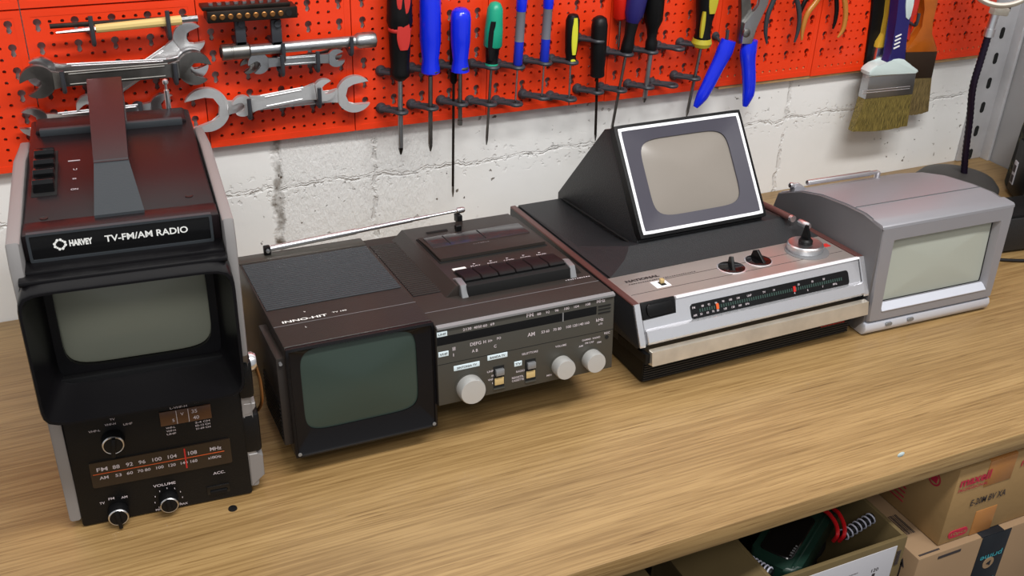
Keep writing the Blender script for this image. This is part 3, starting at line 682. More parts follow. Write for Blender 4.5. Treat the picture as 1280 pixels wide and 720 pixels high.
for f in (.12, .72, .82):
    q = [tuple(fer[0][i] + (fer[3][i] - fer[0][i]) * f for i in (0, 1)), tuple(fer[1][i] + (fer[2][i] - fer[1][i]) * f for i in (0, 1))]
    mb.tube([Vector(at(*q[0], y=Y - .0085)), Vector(at(*q[1], y=Y - .0085))], .0008, 6)
mb.build('ferrule_groove', 'chrome', t, world=True)
def bristles(top, bot, y, d0, d1, m, t, n=18):
    mb = MB(); loops = []
    for k in range(6):
        f = k / 5; l = []
        for i in range(n): 
            s_ = i / (n - 1); a_ = [top[0][j] + (top[1][j] - top[0][j]) * s_ for j in (0, 1)]; b_ = [bot[0][j] + (bot[1][j] - bot[0][j]) * s_ for j in (0, 1)]
            bulge = math.sin(PI * s_) * 4 * f * f
            px, py = a_[0] + (b_[0] - a_[0]) * f, a_[1] + (b_[1] - a_[1]) * f + bulge * .6 + (random.uniform(-.5, .5) if k == 5 else 0)
            x, z = W(px, py, y); l.append((x, z))
        dd = d0 + (d1 - d0) * f
        loops.append([(x, y - dd, z) for x, z in l] + [(x, y + dd, z) for x, z in l[::-1]])
    return MB.rings(mb, loops).build('bristles', m, t, world=True, sharp=70)
bristles(((1077.5, 121), (1135.5, 115.5)), ((1063, 163), (1131, 156)), Y, .0075, .005, 'br1', t)
Y = -.020
t = thing('paint_brush', 'paint brush with varnished orange wooden handle and dark ferrule', 'paint brush', at(1150, 80, y=Y), group='paint brushes hanging at the right of the pegboard')
pxprism([(1151, -70), (1163, -72), (1172, -60), (1172, -20), (1168, 8), (1161, 28), (1160, 42), (1168, 58), (1168, 64), (1129, 64.5), (1129, 60), (1142, 46), (1150, 32), (1152, 10), (1150, -30)], Y - .006, Y + .006, Y, .002, 2).build('handle', 'woodh', t, world=True)
pxprism([(1129, 64), (1168, 63), (1161, 96), (1126, 97)], Y - .0065, Y + .0065, Y, .001).build('ferrule', 'copper', t, world=True)
bristles(((1127, 97), (1161, 96)), ((1126, 142), (1158, 138)), Y, .006, .004, 'br2', t)
Y = -.022
t = thing('paint_brush', 'paint brush with glossy yellow handle and chrome ferrule', 'paint brush', at(1100, 60, y=Y), group='paint brushes hanging at the right of the pegboard')
pxprism([(1108, -60), (1116, -62), (1118, -40), (1116, 10), (1112, 40), (1112, 58), (1094, 59), (1096, 52), (1103, 42), (1107, 20), (1109, 0)], Y - .005, Y + .005, Y, .002, 2).build('handle', 'yelh', t, world=True)
pxprism([(1094, 59), (1112, 58), (1109, 82), (1089, 84)], Y - .0055, Y + .0055, Y, .001).build('ferrule', 'chrome', t, world=True)
bristles(((1089, 84), (1109, 82)), ((1086, 110), (1107, 108)), Y, .005, .004, 'br2', t)
tag(pxprism([(1099, -80), (1111, -80), (1109, 0), (1098, 60), (1084, 94), (1080, 97), (1079, 92), (1089, 20), (1094, -40)], -.018, -.0135, -.016, .0008, 1).build('flat_rule', 'black'), 'long flat black strip hanging at the left of the paint brushes', 'rule')
t = thing('red_brush', 'small red-handled tool with a white edge, between purple and orange brushes', 'brush', at(1143, 10, y=-.018))
pxprism([(1138, -60), (1150, -60), (1148, 0), (1144, 18), (1140, 18), (1135, 50), (1131, 48)], -.0215, -.0145, -.018, .001).build('handle', 'redg', t, world=True)
prong_hook(1142, 22, .016, 'black prong between the purple brush and the orange wooden brush', y=-.026)
prong_hook(1118, -8, .02, 'black prong carrying the yellow-handled paint brush', y=-.026)

# ================================================================== TELEVISION 1: tall black and brown one

T1 = thing('portable_television', 'tall black and brown portable television with upright carrying handle, leftmost on the bench', 'television', (-.0351, -.3861, 0), rz=-.0705, group='old portable television sets on the bench')
MB().box(.001, .1405, .020, .250, .006, .2755, .003).build('cabinet', 'maroon', T1)
MB().box(.001, .1405, .0002, .024, .2480, .2755, .0012).build('top_front_strip', 'maroon', T1)
MB().box(.0005, .1425, -.0005, .012, .001, .150, .002).build('front_panel', 'black', T1)
# top rear ridge and raised rear deck
MB().box(.010, .1315, .205, .211, .2735, .2815, .001).build('rear_ridge', 'greyrub', T1)
MB().box(.006, .1355, .212, .246, .2735, .2785, .002).build('rear_deck', 'maroon', T1)
m = MB()
for x, y in ((.016, .028), (.122, .040)): m.lathe([(.0030, 0), (.0030, .0008), (.001, .0004)], (x, y, .2752), (0, 0, 1), 12)
m.build('lid_screw', 'screw', T1)
# silver side panels: profile in (y, z)
prof = [(.000, .009), (-.001, .140), (-.017, .156), (-.022, .262), (-.016, .2785), (.140, .2795), (.215, .268), (.245, .245), (.25, .009)]
MB().prism(prof, 'x', -.0085, .0008, .0022, 2).build('side_panel', 'silverp', T1)
MB().prism([(y, z) for y, z in prof], 'x', .1412, .1495, .0022, 2).build('side_panel', 'silverp', T1)
# black cut-outs and fittings low on the right side
MB().box(.140, .1545, -.0015, .085, .046, .086, .003).build('side_socket_block', 'black', T1)
MB().box(.140, .1525, -.003, .060, .104, .140, .003).build('side_socket_block', 'black', T1)
MB().prism([(.1425, .009), (.1545, .020), (.1545, .041), (.150, .0435), (.150, .0445), (.1425, .0445)], 'y', -.001, .06, .0006).build('lower_side_trim', 'silverp', T1)
MB().prism([(.1420, .0865), (.148, .0875), (.1525, .0935), (.1525, .0975), (.1420, .0985)], 'y', -.001, .05, .0006).build('upper_side_trim', 'silverp', T1)
m = MB(); m.lathe([(.0085, 0), (.0085, .003), (.0065, .006), (.0001, .0065)], (.1525, .022, .125), (1, 0, 0), 20); m.build('antenna_knob', 'chrome', T1)
m = MB(); m.tube(catmull([(.158, .022, .120), (.1605, .020, .105), (.1600, .018, .085), (.157, .03, .068)], 6), .0016, 8); m.build('side_wire', 'brass', T1)
# label plate
m = MB(); o1 = rectloop(.0045, .1345, .2555, .2785, -.0005, 64); o2 = rectloop(.0045, .1345, .2555, .2785, -.0045, 64); i1 = rectloop(.0065, .1325, .2575, .2765, -.0045, 64); i2 = rectloop(.0065, .1325, .2575, .2765, -.0030, 64)
m.rings([o1, o2, i1, i2]); m.build('name_plate', 'greyrub', T1)
MB().box(.0066, .1324, -.0034, -.0025, .2576, .2764).build('name_plate_inset', 'gloss', T1)
m = MB()
m.text('TV-FM/AM RADIO', .0570, .2652, .0054, .0592, d=-.0037, bold=.02)
m.text('HARVEY', .0325, .2652, .0052, .0160, d=-.0037, bold=.05)
cx, cz = .0262, .2676
for q in range(4):
    a = q * PI / 2 + .1
    for k in (-1, 1):
        bx, bz = cx + math.cos(a) * .0036 - math.sin(a) * .0011 * k, cz + math.sin(a) * .0036 + math.cos(a) * .0011 * k
        m.prism(circ(bx, bz, .00105, 8), 'y', -.0037, -.0034)
    m.prism(circ(cx + math.cos(a + PI / 4) * .0033, cz + math.sin(a + PI / 4) * .0033, .0008, 8), 'y', -.0037, -.0034)
m.build('name_lettering', 'white', T1)
# hood
def loopy(x0, x1, z0, z1, y, e=12): return seloop((x0 + x1) / 2, (z0 + z1) / 2, (x1 - x0) / 2, (z1 - z0) / 2, y, 96, e)
m = MB(); m.rings([loopy(-.0050, .1420, .138, .2545, .002), loopy(-.0060, .1435, .137, .2530, -.020), loopy(-.0070, .1435, .1345, .2500, -.040), loopy(-.0063, .1428, .1352, .2493, -.0412), loopy(-.0045, .1410, .1370, .2475, -.0412), loopy(.0050, .1330, .1450, .2440, .000), loopy(.0075, .1305, .148, .2440, .006)], cap=False)
m.build('screen_hood', 'hoodm', T1)
m = MB()   # steps on the hood roof
m.box(-.0035, .1405, -.019, .002, .2505, .2555, .0015); m.box(-.004, .141, -.030, -.018, .2495, .2535, .0012); m.build('hood_step', 'hoodm', T1)
m = MB(); m.rings([loopy(.0040, .1340, .144, .2450, .0045), seloop(.0690, .1985, .0560, .0430, .0050, 96, 6), seloop(.0690, .1985, .0560, .0430, .0085, 96, 6)], cap=False); m.build('screen_mask', 'hoodm', T1)
crt(.0690, .1985, .0562, .0432, .0100, .0050, 6, 96, .003).build('screen', 'crtdark', T1)
# front controls
MB().prism(rrect(.0148, .1282, .0405, .0660, .001), 'y', -.0020, .0, .0004).build('tuning_dial', 'dial', T1)
fz = lambda x: .0405
m = MB()
for s_, px_, pz_, w_, h_ in (('FM', .0200, .0570, .0085, .0038), ('88', .0325, .0570, .0055, .0038), ('92', .0430, .0570, .0055, .0038), ('96', .0530, .0570, .0055, .0038), ('100', .0640, .0570, .0075, .0038), ('104', .0765, .0570, .0072, .0038), ('108', .0930, .0570, .0072, .0038), ('MHz', .1110, .0570, .0095, .0038),
                      ('AM', .0210, .0485, .0070, .0032), ('53', .0335, .0485, .0048, .0030), ('60', .0425, .0485, .0048, .0030), ('70', .0510, .0485, .0046, .0030), ('80', .0568, .0485, .0046, .0030), ('100', .0660, .0485, .0060, .0030), ('120', .0760, .0485, .0058, .0030), ('140', .0860, .0485, .0056, .0030), ('160', .0940, .0485, .0056, .0030), ('x10KHz', .1085, .0485, .0110, .0028)):
    m.text(s_, px_, pz_, h_, w_, d=-.0023)
m.build('scale_lettering', 'pink', T1); m = MB()
m.text('VOLUME', .0610, .0285, .0028, .0185, d=-.0008); m2 = MB(); m2.text('ACC.', .1110, .0300, .0028, .0100, d=-.0008); m2.build('accessory_lettering', 'pink', T1)
m.text('MIN', .0600, .0030, .0022, .0062, d=-.0008); m.text('MAX', .0800, .0040, .0022, .0068, d=-.0008)
m3 = MB(); m3.text('TV', .0170, .0215, .0024, .0042, d=-.0008); m3.text('FM', .0245, .0245, .0024, .0046, d=-.0008); m3.text('AM', .0345, .0235, .0024, .0050, d=-.0008); m3.build('band_lettering', 'pink', T1)
m3 = MB(); m3.text('TV', .0370, .1045, .0020, .0040, d=-.0008); m3.text('VHF-L', .0195, .0960, .0020, .0090, d=-.0008); m3.text('VHF-H', .0325, .1000, .0020, .0085, d=-.0008); m3.text('UHF', .0465, .0975, .0020, .0070, d=-.0008); m3.build('tuner_lettering', 'pink', T1)
m4 = MB(); m4.text('L-VHF-H', .0840, .1055, .0020, .0135, d=-.0008); m4.text('UHF', .1030, .1075, .0020, .0055, d=-.0008)
for k, (a_, b_) in enumerate((('VHF-L', '2-4 CH'), ('VHF-H', 'E5-12 CH'), ('UHF', '21-69 CH'))):
    m4.text(a_, .0785, .0865 - k * .0032, .0018, .0075, d=-.0008); m4.text(b_, .1020, .0870 - k * .0032, .0018, .0120, d=-.0008)
m4.build('channel_lettering', 'pink', T1)
for k in range(9):
    a = math.radians(-40 + k * 32.5); m.box(.0718 + .0115 * math.cos(a) - .0003, .0718 + .0115 * math.cos(a) + .0003, -.0008, -.0004, .0137 + .0115 * math.sin(a) - .0006, .0137 + .0115 * math.sin(a) + .0006)
m.build('volume_lettering', 'pink', T1)
m = MB(); m.box(.0165, .1225, -.0023, -.0019, .0541, .0546); m.build('dial_line', 'orangep', T1)
MB().box(.0898, .0910, -.0026, -.0019, .0440, .0645).build('tuning_pointer', 'redp', T1)
MB().box(.0750, .1160, -.0018, -.0002, .0905, .1045, .0003).build('channel_window', 'amber', T1)
m = MB(); m.text('5', .0845, .0935, .0030, d=-.0021); m.text('V', .0915, .0985, .0030, d=-.0021); m.text('35', .1005, .0990, .0036, d=-.0021); m.text('40', .1010, .0925, .0036, d=-.0021)
m.box(.0880, .0885, -.0021, -.0017, .0910, .1040); m.box(.0975, .0980, -.0021, -.0017, .0910, .1040); m.build('channel_numbers', 'pink', T1)
for kx, kz, r in ((.0367, .0863, .0090), (.0303, .0115, .0086), (.0718, .0137, .0080)):
    o = MB().lathe([(r, 0), (r * 1.02, -.001 + .003), (r * .95, .0085), (r * .86, .0095), (r * .82, .0085), (r * .80, .0105), (.0001, .011)], (kx, -.0005, kz), (0, -1, 0), 28).build('knob', 'black', T1)
    MB().lathe([(r * .92, .0083), (r * .965, .0093), (r * .90, .0102), (r * .84, .0101), (r * .84, .0085), (r * .92, .0083)], (kx, -.0005, kz), (0, -1, 0), 32, cap=False).build('knob_ring', 'chrome', o)
    mm = Matrix.Translation((kx, -.0115, kz)) @ Matrix.Rotation(math.radians(8 if kz > .05 else -5), 4, 'Y')
    MB().box(-.0016, .0016, -.0022, .001, -r * (1.12 if kx < .05 else .5), r * .92, .0006, m=mm).build('knob_pointer', 'black', o)
MB().box(.1040, .1235, -.0012, .0, .0090, .0180, .0005).build('accessory_socket', 'gloss', T1)
MB().box(.1065, .1210, -.0028, -.001, .0100, .0135, .0005).build('socket_flap', 'black', T1)
# push buttons in the top
MB().box(.0060, .0250, .070, .166, .2745, .2762, .0006).build('button_recess', 'hole', T1)
for k in range(4):
    y = .0760 + k * .0215
    MB().prism([(y, .275), (y + .0175, .275), (y + .0175, .2800), (y + .012, .2845), (y + .003, .2860), (y, .2835)], 'x', .0078, .0235, .0011, 2).build('push_button', 'gloss', T1)
m = MB(); m.box(.0330, .0425, .139, .1405, .2754, .2758); m.text('U', .0370, .118, .0035, d=.2758, plane='z'); m.text('III', .0365, .098, .0030, d=.2758, plane='z'); m.text('ON', .0350, .076, .0035, .0055, d=.2758, plane='z'); m.build('button_lettering', 'pink', T1)
# handle
MB().rings([[(.0515, .018, .2745), (.0874, .0185, .2745), (.0874, .0190, .2775), (.0515, .0185, .2775)], [(.0557, .069, .2745), (.0812, .069, .2745), (.0812, .069, .3010), (.0557, .069, .3010)], [(.0557, .082, .2745), (.0812, .082, .2745), (.0812, .082, .3020), (.0557, .082, .3020)]]).build('handle_mount', 'greyrub', T1)
hb = [(.067, .3005), (.080, .3030), (.232, .3160), (.241, .3135), (.243, .3060), (.222, .2780), (.208, .2780), (.226, .3050), (.215, .3070), (.080, .2950), (.067, .2930)]
def hw_(y): return .0555 - (y - .067) * .004, .0812 + (y - .067) * .019
MB().rings([[(hw_(y)[0], y, z) for y, z in hb], [(hw_(y)[1], y, z) for y, z in hb]]).build('handle', 'handle', T1)
# short whip antenna
m = MB(); m.cyl((.1225, .246, .276), (.1225, .246, .296), .0024, seg=12); m.cyl((.1225, .246, .290), (.1225, .246, .303), .0012, seg=10); m.lathe([(.0001, 0), (.0024, .001), (.0030, .003), (.0024, .005), (.0001, .006)], (.1225, .246, .301), (0, 0, 1), 14); m.build('antenna_tip', 'chrome', T1)

# ================================================================== TELEVISION 2: television radio cassette player
T2 = thing('television_cassette_radio', 'wide brown television radio with cassette deck and green-grey screen, second from the left', 'television', (.151, -.1606, .0008), rz=-.0094, rx=-.1001, group='old portable television sets on the bench')
ZT, ZR = .1095, .1058
MB().prism([(0, .0), (0, ZT), (-.2265, ZT), (-.2281, ZT - .002), (-.2281, .0)], 'x', .0, .1352, .0016, 2).build('television_cabinet', 'brown', T2)
MB().prism([(-.0, .012), (-.0, ZR), (-.229, ZR), (-.2358, ZR - .003), (-.2358, .0235), (-.226, .020), (-.2, .012)], 'x', .1364, .3205, .0012, 2).build('radio_cabinet', 'brown', T2)
MB().box(.012, .3120, -.196, -.012, .001, .016, .002).build('base_plate', 'black', T2)
for x in (.016, .292): 
    MB().prism([(-.150, .004), (-.135, .004), (-.133, -.0133), (-.147, -.0147)], 'x', x, x + .014, .0008).build('front_foot', 'black', T2)
# vents
m = MB()
for k in range(26):
    y = -.146 + k * .00465; m.prism([(y, ZT - .0002), (y + .0028, ZT - .0002), (y + .0022, ZT + .0011), (y + .0006, ZT + .0011)], 'x', .0022, .1330)
m.build('vent_ridges', 'greyrub', T2)
MB().box(.0020, .1332, -.1475, -.0255, ZT - .0004, ZT + .0001).build('vent_bed', 'black', T2)
m = MB()
for k in range(30):
    y = -.164 + k * .00485; m.prism([(y, ZR - .0002), (y + .0028, ZR - .0002), (y + .0022, ZR + .0010), (y + .0006, ZR + .0010)], 'x', .1395, .1690 + .001 * math.sin(k))
m.build('vent_ridges', 'brown', T2)
MB().box(.1390, .1700, -.1655, -.0185, ZR - .0004, ZR + .0001).build('vent_bed', 'black', T2)
MB().box(.0000, .1350, -.0225, -.002, ZT - .0003, ZT + .0006, .0003).build('rear_strip', 'olive', T2)
m = MB(); m.box(.0006, .1350, -.1848, -.1842, ZT - .0001, ZT + .0003); m.build('trim_line', 'cheek', T2)
m = MB(); m.box(.1370, .3198, -.2052, -.2046, ZR - .0001, ZR + .0003); m.build('trim_line', 'cheek', T2)
m = MB(); m.text('INNO-HIT', .0100, -.1800, .0048, .0415, d=ZT + .0003, plane='z', bold=.025); m.text('TV 109', .0570, -.1765, .0026, .0137, d=ZT + .0003, plane='z'); m.text('v', .0330, -.1640, .0022, d=ZT + .0003, plane='z'); m.text('L', .0270, -.1960, .0025, d=ZT + .0003, plane='z')
m.build('name_lettering', 'white', T2)
m = MB(); m.dashes(.2900, -.1920, .0280, .0018, 11, 'z', ZR + .0003); m.build('model_lettering', 'pink', T2)
# screen bezel
m = MB(); sc = (.0655, .0640)
m.rings([rectloop(.0006, .1350, .0006, ZT - .0006, -.2265, 96), rectloop(.0000, .1356, .0000, ZT, -.2330, 96), rectloop(.0022, .1334, .0022, ZT - .0022, -.2340, 96), rectloop(.0030, .1326, .0040, ZT - .0030, -.2326, 96), seloop(sc[0], sc[1], .0535, .0415, -.2300, 96, 7), seloop(sc[0], sc[1], .0535, .0415, -.2275, 96, 7)], cap=False)
m.build('screen_bezel', 'hoodm', T2)
crt(sc[0], sc[1], .0536, .0416, -.2284, .0034, 7, 96, .001).build('screen', 'crtgreen', T2)
m = MB()
for x in (.0036, .1318): m.lathe([(.0018, 0), (.0018, .0007), (.0001, .0009)], (x, -.2336, .0040), (0, -1, 0), 10)
m.build('corner_stud', 'cheek', T2)
# control slab on the left side
MB().box(-.0075, .0005, -.2255, -.150, .0110, .0990, .0015).build('side_control_panel', 'brown', T2)
m = MB()
for k in range(10): m.box(-.0083, -.0070, -.2240, -.152, .016 + k * .0040, .0178 + k * .0040)
m.build('side_thumbwheels', 'black', T2)
MB().lathe([(.0015, 0), (.0015, .003)], (-.004, -.2255, .0945), (0, -1, 0), 10).build('side_button', 'cheek', T2)
# radio face
m = MB(); F = -.2358
m.box(.1364, .3205, F - .0006, F + .001, .0235, .1025, .0004); m.build('faceplate', 'olive', T2)
MB().prism([(F - .0030, .1030), (F - .0030, .1050), (F + .0015, .1062), (F + .0015, .1030)], 'x', .1366, .3203, .0003).build('silver_strip', 'cheek', T2)
MB().box(.1366, .3012, F - .0008, F, .0862, .0948).build('dial_window', 'gloss', T2)
MB().box(.2640, .2652, F - .0014, F - .0004, .0858, .0950).build('tuning_pointer', 'cheek', T2)
MB().box(.1364, .3205, F - .0007, F - .0003, .0660, .0666).build('panel_seam', 'hole', T2)
m = MB()
for z in (.0940, .0905, .0868): m.box(.3030, .3165, F - .0016, F - .0004, z - .0004, z + .0004)
m.build('dial_fins', 'hole', T2)
m = MB(); D = F - .0009; lett = {}
for s_, x, z, w_, h_ in (('21', .1622, .0965, .0035, .0026), ('30', .1668, .0965, .0038, .0026), ('40', .1730, .0965, .0038, .0026), ('50', .1772, .0965, .0038, .0026), ('60', .1822, .0965, .0040, .0026), ('69', .1895, .0965, .0040, .0026),
                      ('FM', .2265, .0975, .0070, .0040), ('88', .2375, .0975, .0040, .0028), ('92', .2465, .0975, .0040, .0028), ('96', .2560, .0975, .0040, .0028), ('100', .2660, .0975, .0052, .0028), ('104', .2765, .0975, .0052, .0028), ('108', .2890, .0975, .0052, .0028), ('MHz', .3010, .0980, .0092, .0036),
                      ('AM', .2275, .0770, .0075, .0040), ('53', .2420, .0775, .0036, .0028), ('60', .2468, .0775, .0036, .0028), ('70', .2545, .0775, .0036, .0028), ('80', .2595, .0775, .0036, .0028), ('100', .2685, .0775, .0052, .0028), ('120', .2755, .0775, .0050, .0028), ('140', .2820, .0775, .0050, .0028), ('160', .2885, .0775, .0050, .0028), ('kHz', .3010, .0780, .0080, .0034), ('x10', .3035, .0740, .0045, .0022),
                      ('DEFG', .1690, .0795, .0110, .0034), ('H', .1822, .0795, .0026, .0032), ('H+', .1870, .0795, .0042, .0030), ('PO', .1960, .0805, .0040, .0026), ('A B', .1705, .0725, .0060, .0030), ('C', .1928, .0728, .0026, .0030), ('III', .1515, .0785, .0028, .0036), ('I', .1520, .0725, .0006, .0032),
                      ('VOLUME', .2570, .0590, .0120, .0022), ('MIN', .2480, .0295, .0052, .0020), ('GAMMA  RADIO', .2860, .0598, .0200, .0020), ('FM CAF', .2895, .0560, .0095, .0020), ('AM', .2825, .0540, .0046, .0020), ('FM', .3030, .0540, .0042, .0020), ('REC', .3105, .0625, .0064, .0022),
                      ('SELETTORE', .2215, .0585, .0170, .0022), ('RADIO', .2155, .0410, .0090, .0022), ('REGISTR.', .2110, .0350, .0125, .0022), ('CASSETTE', .2110, .0318, .0125, .0022),
                      ('UHF', .1855, .0475, .0062, .0022), ('III', .1900, .0425, .0020, .0020), ('VHF', .1862, .0385, .0052, .0022), ('I', .1905, .0345, .0005, .0020)):
    grp = ('scale_lettering' if z > .09 else 'band_lettering' if z > .068 else 'volume_lettering' if .245 < x < .28 else 'function_lettering' if x > .28 else 'selector_lettering' if x > .205 else 'switch_lettering')
    lett.setdefault(grp, MB()).text(s_, x, z, h_, w_, d=D)
m.bm.free()
for grp, q in lett.items(): q.build(grp, 'pink', T2)
for x, z, w_, s_ in ((.1368, .0950, .0100, 'UHF'), (.1375, .0745, .0100, 'VHF'), (.1520, .0570, .0260, 'SINTONIA TV'), (.1860, .0605, .0205, 'BANDA TV'), (.2135, .0480, .0080, 'TV')):
    o = MB().box(x, x + w_, F - .0012, F - .0004, z, z + .0052, .0003).build('function_label', 'sticker', T2)
    MB().text(s_, x + w_ * .12, z + .0016, .0022, w_ * .76, d=F - .0014).build('label_lettering', 'ink', o)
for x, z, r in ((.1669, .0370, .0130), (.2637, .0385, .0106), (.2968, .0385, .0106)):
    o = MB().lathe([(r, 0), (r, .0100), (r * .93, .0118), (.0001, .0120)], (x, F - .0004, z), (0, -1, 0), 40).build('knob', 'knob', T2)
    MB().lathe([(r * 1.12, 0), (r * 1.12, .0006), (r * 1.0, .0007)], (x, F - .0004, z), (0, -1, 0), 40, cap=False).build('knob_collar', 'olive', o)
for x in (.1974, .2305):
    MB().box(x - .0056, x + .0056, F - .0009, F - .0003, .0300, .0525).build('slide_slot', 'hole', T2)
    MB().box(x - .0040, x + .0046, F - .0045, F - .0006, .0435, .0500, .0006).build('slide_button', 'cheek', T2)
    MB().box(x - .0045, x + .0050, F - .0016, F - .0006, .0325, .0400, .0004).build('slide_plate', 'cream', T2)
    MB().box(x - .0058, x + .0058, F - .0022, F - .0003, .0278, .0292, .0004).build('slide_lip', 'olive', T2)
MB().lathe([(.0020, 0), (.0020, .0006)], (.3135, F - .0006, .0590), (0, -1, 0), 12).build('record_lamp', 'hole', T2)
# cassette deck
ZD = ZR + .0105
MB().prism([(.1660, ZR - .001), (.1785, ZD), (.3060, ZD), (.3150, ZR - .001)], 'y', -.1800, -.012, .0012, 2).build('deck_housing', 'brown', T2)
MB().box(.1830, .3035, -.1215, -.0480, ZD - .0006, ZD + .0008, .0005).build('cassette_well_edge', 'hole', T2)
m = MB(); m.prism([(-.1195, ZD + .0012), (-.1195, ZD + .0042), (-.080, ZD + .0040), (-.050, ZD + .0025), (-.050, ZD + .0008)], 'x', .1845, .3020, .0006, 1); o = m.build('cassette_lid', 'brown', T2)
MB().box(.1880, .2985, -.0880, -.0570, ZD + .0026, ZD + .0046, .0004).build('lid_window', 'lid', o)
m = MB(); m.dashes(.2300, -.0960, .0190, .0020, 7, 'z', ZD + .0046); m.build('lid_lettering', 'cheek', o)
m = MB(); m.box(.2080, .2092, -.0860, -.0590, ZD + .0042, ZD + .0048); m.box(.2480, .2492, -.0860, -.0590, ZD + .0042, ZD + .0048); m.build('window_ribs', 'hole', o)
MB().box(.1870, .2975, -.1870, -.1480, ZR - .001, ZD + .0004, .0004).build('key_well', 'hole', T2)
for k in range(6):
    x = .1880 + k * .0182
    MB().prism([(-.1770, ZR), (-.1780, ZD + .0025), (-.1740, ZD + .0046), (-.1500, ZD + .0030), (-.1500, ZR)], 'x', x, x + .0176, .0007, 1).build('cassette_key', 'key', T2)
for x in (.1810, .2978):
    MB().prism([(-.1885, ZR - .001), (-.1830, ZD + .0010), (-.1700, ZD + .0028), (-.1620, ZD + .0002), (-.1620, ZR - .001)], 'x', x, x + .0068, .0006, 1).build('key_end_cheek', 'cheek', T2)
MB().box(.1885, .2970, -.1865, -.1795, ZR + .0005, ZR + .0030, .0004).build('key_rail', 'black', T2)
m = MB()
for k, s_ in enumerate(('REC', 'PLAY', 'REW', 'F.FWD', 'STOP/EJ', 'PAUSE')):
    if k: m.text(s_, .1905 + k * .0182, -.1425, .0024, .0110, d=ZD + .0003, plane='z'); m.prism([(.1950 + k * .0182, -.1370), (.1975 + k * .0182, -.1360), (.1950 + k * .0182, -.1350)], 'z', ZD, ZD + .0003)
m.build('key_lettering', 'pink', T2)
o = MB().box(.1890, .2030, -.1440, -.1395, ZD, ZD + .0004).build('record_label', 'white', T2)
m = MB(); m.prism([(.2310, -.0440), (.2370, -.0440), (.2370, -.0380), (.2310, -.0380)], 'z', ZD, ZD + .007, .0008); m.build('microphone_post', 'black', T2)
MB().box(.2000, .2240, -.0360, -.0320, ZD, ZD + .0006).build('microphone_slot', 'hole', T2)
# telescopic antenna along the back
a = Vector((.0330, -.006, ZT + .006)); b = Vector((.2500, -.0050, ZT + .0165)); u = b - a
m = MB(); m.lathe([(.0030, 0), (.0033, .002), (.0033, .095), (.0026, .098), (.0026, .160), (.0021, .162), (.0021, .180), (.0016, .182), (.0016, .213), (.0034, .214), (.0034, .221), (.0025, .223)], a, u, 16); o = m.build('telescopic_antenna', 'chrome', T2)
MB().box(.0290, .0360, -.010, -.002, ZT - .001, ZT + .0098, .0012).build('antenna_pivot', 'black', T2)
MB().lathe([(.0022, 0), (.0022, .002), (.0001, .0024)], (.0325, -.010, ZT + .006), (0, -1, 0), 12).build('pivot_screw', 'chrome', T2)
MB().box(.2440, .2500, -.014, -.002, ZR + .008, ZD + .0065, .0008).build('antenna_clip', 'black', T2)

# ================================================================== TELEVISION 3: wedge screen set
T3o = thing('console_television', 'black and silver portable television with tilted wedge-shaped screen hood, second from the right', 'television', (.5089, -.3627, 0), rz=.0108, group='old portable television sets on the bench')
H3 = .0924
R3 = Matrix.Translation((0, 0, H3)) @ Matrix.Rotation(-.057, 4, 'X')
def b3(mb, name, m, parent=None, **k):
    for v in mb.bm.verts: v.co = R3 @ v.co
    return mb.build(name, m, parent or T3o, **k)
# base box sits flat on the bench
MB().box(.012, .292, -.012, .262, .0005, .050, .004).build('base_box', 'black', T3o)
m = MB()
for k in range(12): m.box(.014, .290, -.0132, -.011, .004 + k * .0030, .0054 + k * .0030)
m.build('speaker_grille', 'natblk', T3o)
m = MB()
m.prism([(.001, -.001), (-.017, -.0405), (-.010, -.060), (.28, -.060), (.297, -.045), (.297, -.001)], 'x', .006, .296, .001)
b3(m, 'cabinet', 'natblk')
sidep = [(.0, .0), (-.0175, -.0395), (-.013, -.0435), (.296, -.047), (.296, .0)]
for x in (-.0008, .2945):
    o = b3(MB().prism(sidep, 'x', x, x + .0078, .0012, 2), 'side_panel', 'natblk')
    o2 = b3(MB().prism([(-.001, -.0008), (.2955, -.0008), (.2955, .0018), (-.001, .0018)], 'x', x, x + .0078, .0008), 'side_rail', 'natrail', o)
    o3 = b3(MB().prism([(.0005, .0014), (-.0175, -.0395), (-.0195, -.0400), (-.0195, -.0365), (-.0025, .0018)], 'x', x + .0004, x + .0074, .0005), 'side_end_trim', 'alu', o)
# control plate
b3(MB().prism([(.0, -.002), (.0655, -.002), (.0655, .0006), (.0, .0006)], 'x', .0078, .2938, .0003), 'control_plate', 'alupl')
# faceplate with the notch at its left end: profile slabs following the slant
tilt = math.atan2(.0175, .0400)
FP = Matrix.Translation((0, -.0005, 0)) @ Matrix.Rotation(-tilt, 4, 'X')     # local z runs up the slanted face, local -y out of it
SL = .0430
m = MB(); m.prism([(.0078, -SL + .002), (.2938, -SL + .002), (.2938, .0008), (.0495, .0008), (.0485, -.0165), (.0078, -.0165)], 'y', -.0015, .003, .0006, 1, m=FP)
b3(m, 'faceplate', 'alu')
m = MB(); m.prism([(-.0015, -.0262), (-.0058, -.0290), (-.0058, -.0400), (-.0030, -.0425), (.003, -.0425), (.003, -.0262)], 'x', .0082, .2934, .0005, m=FP)
b3(m, 'lower_lip', 'alu')
m = MB(); m.prism([(.0005, -.002), (-.0040, -.001), (-.0040, .0012), (.0005, .0018)], 'x', .0495, .2938, .0004, m=FP)
b3(m, 'top_edge_trim', 'whiteline')
m = MB(); m.box(.0082, .0488, -.0010, .014, -.0160, .0016, .0006, m=FP); b3(m, 'notch_frame', 'black')
m = MB(); m.prism(rrect(.0135, .0440, -.0140, -.0010, .004), 'y', -.0035, -.0005, .0012, 2, m=FP); b3(m, 'power_button', 'key')
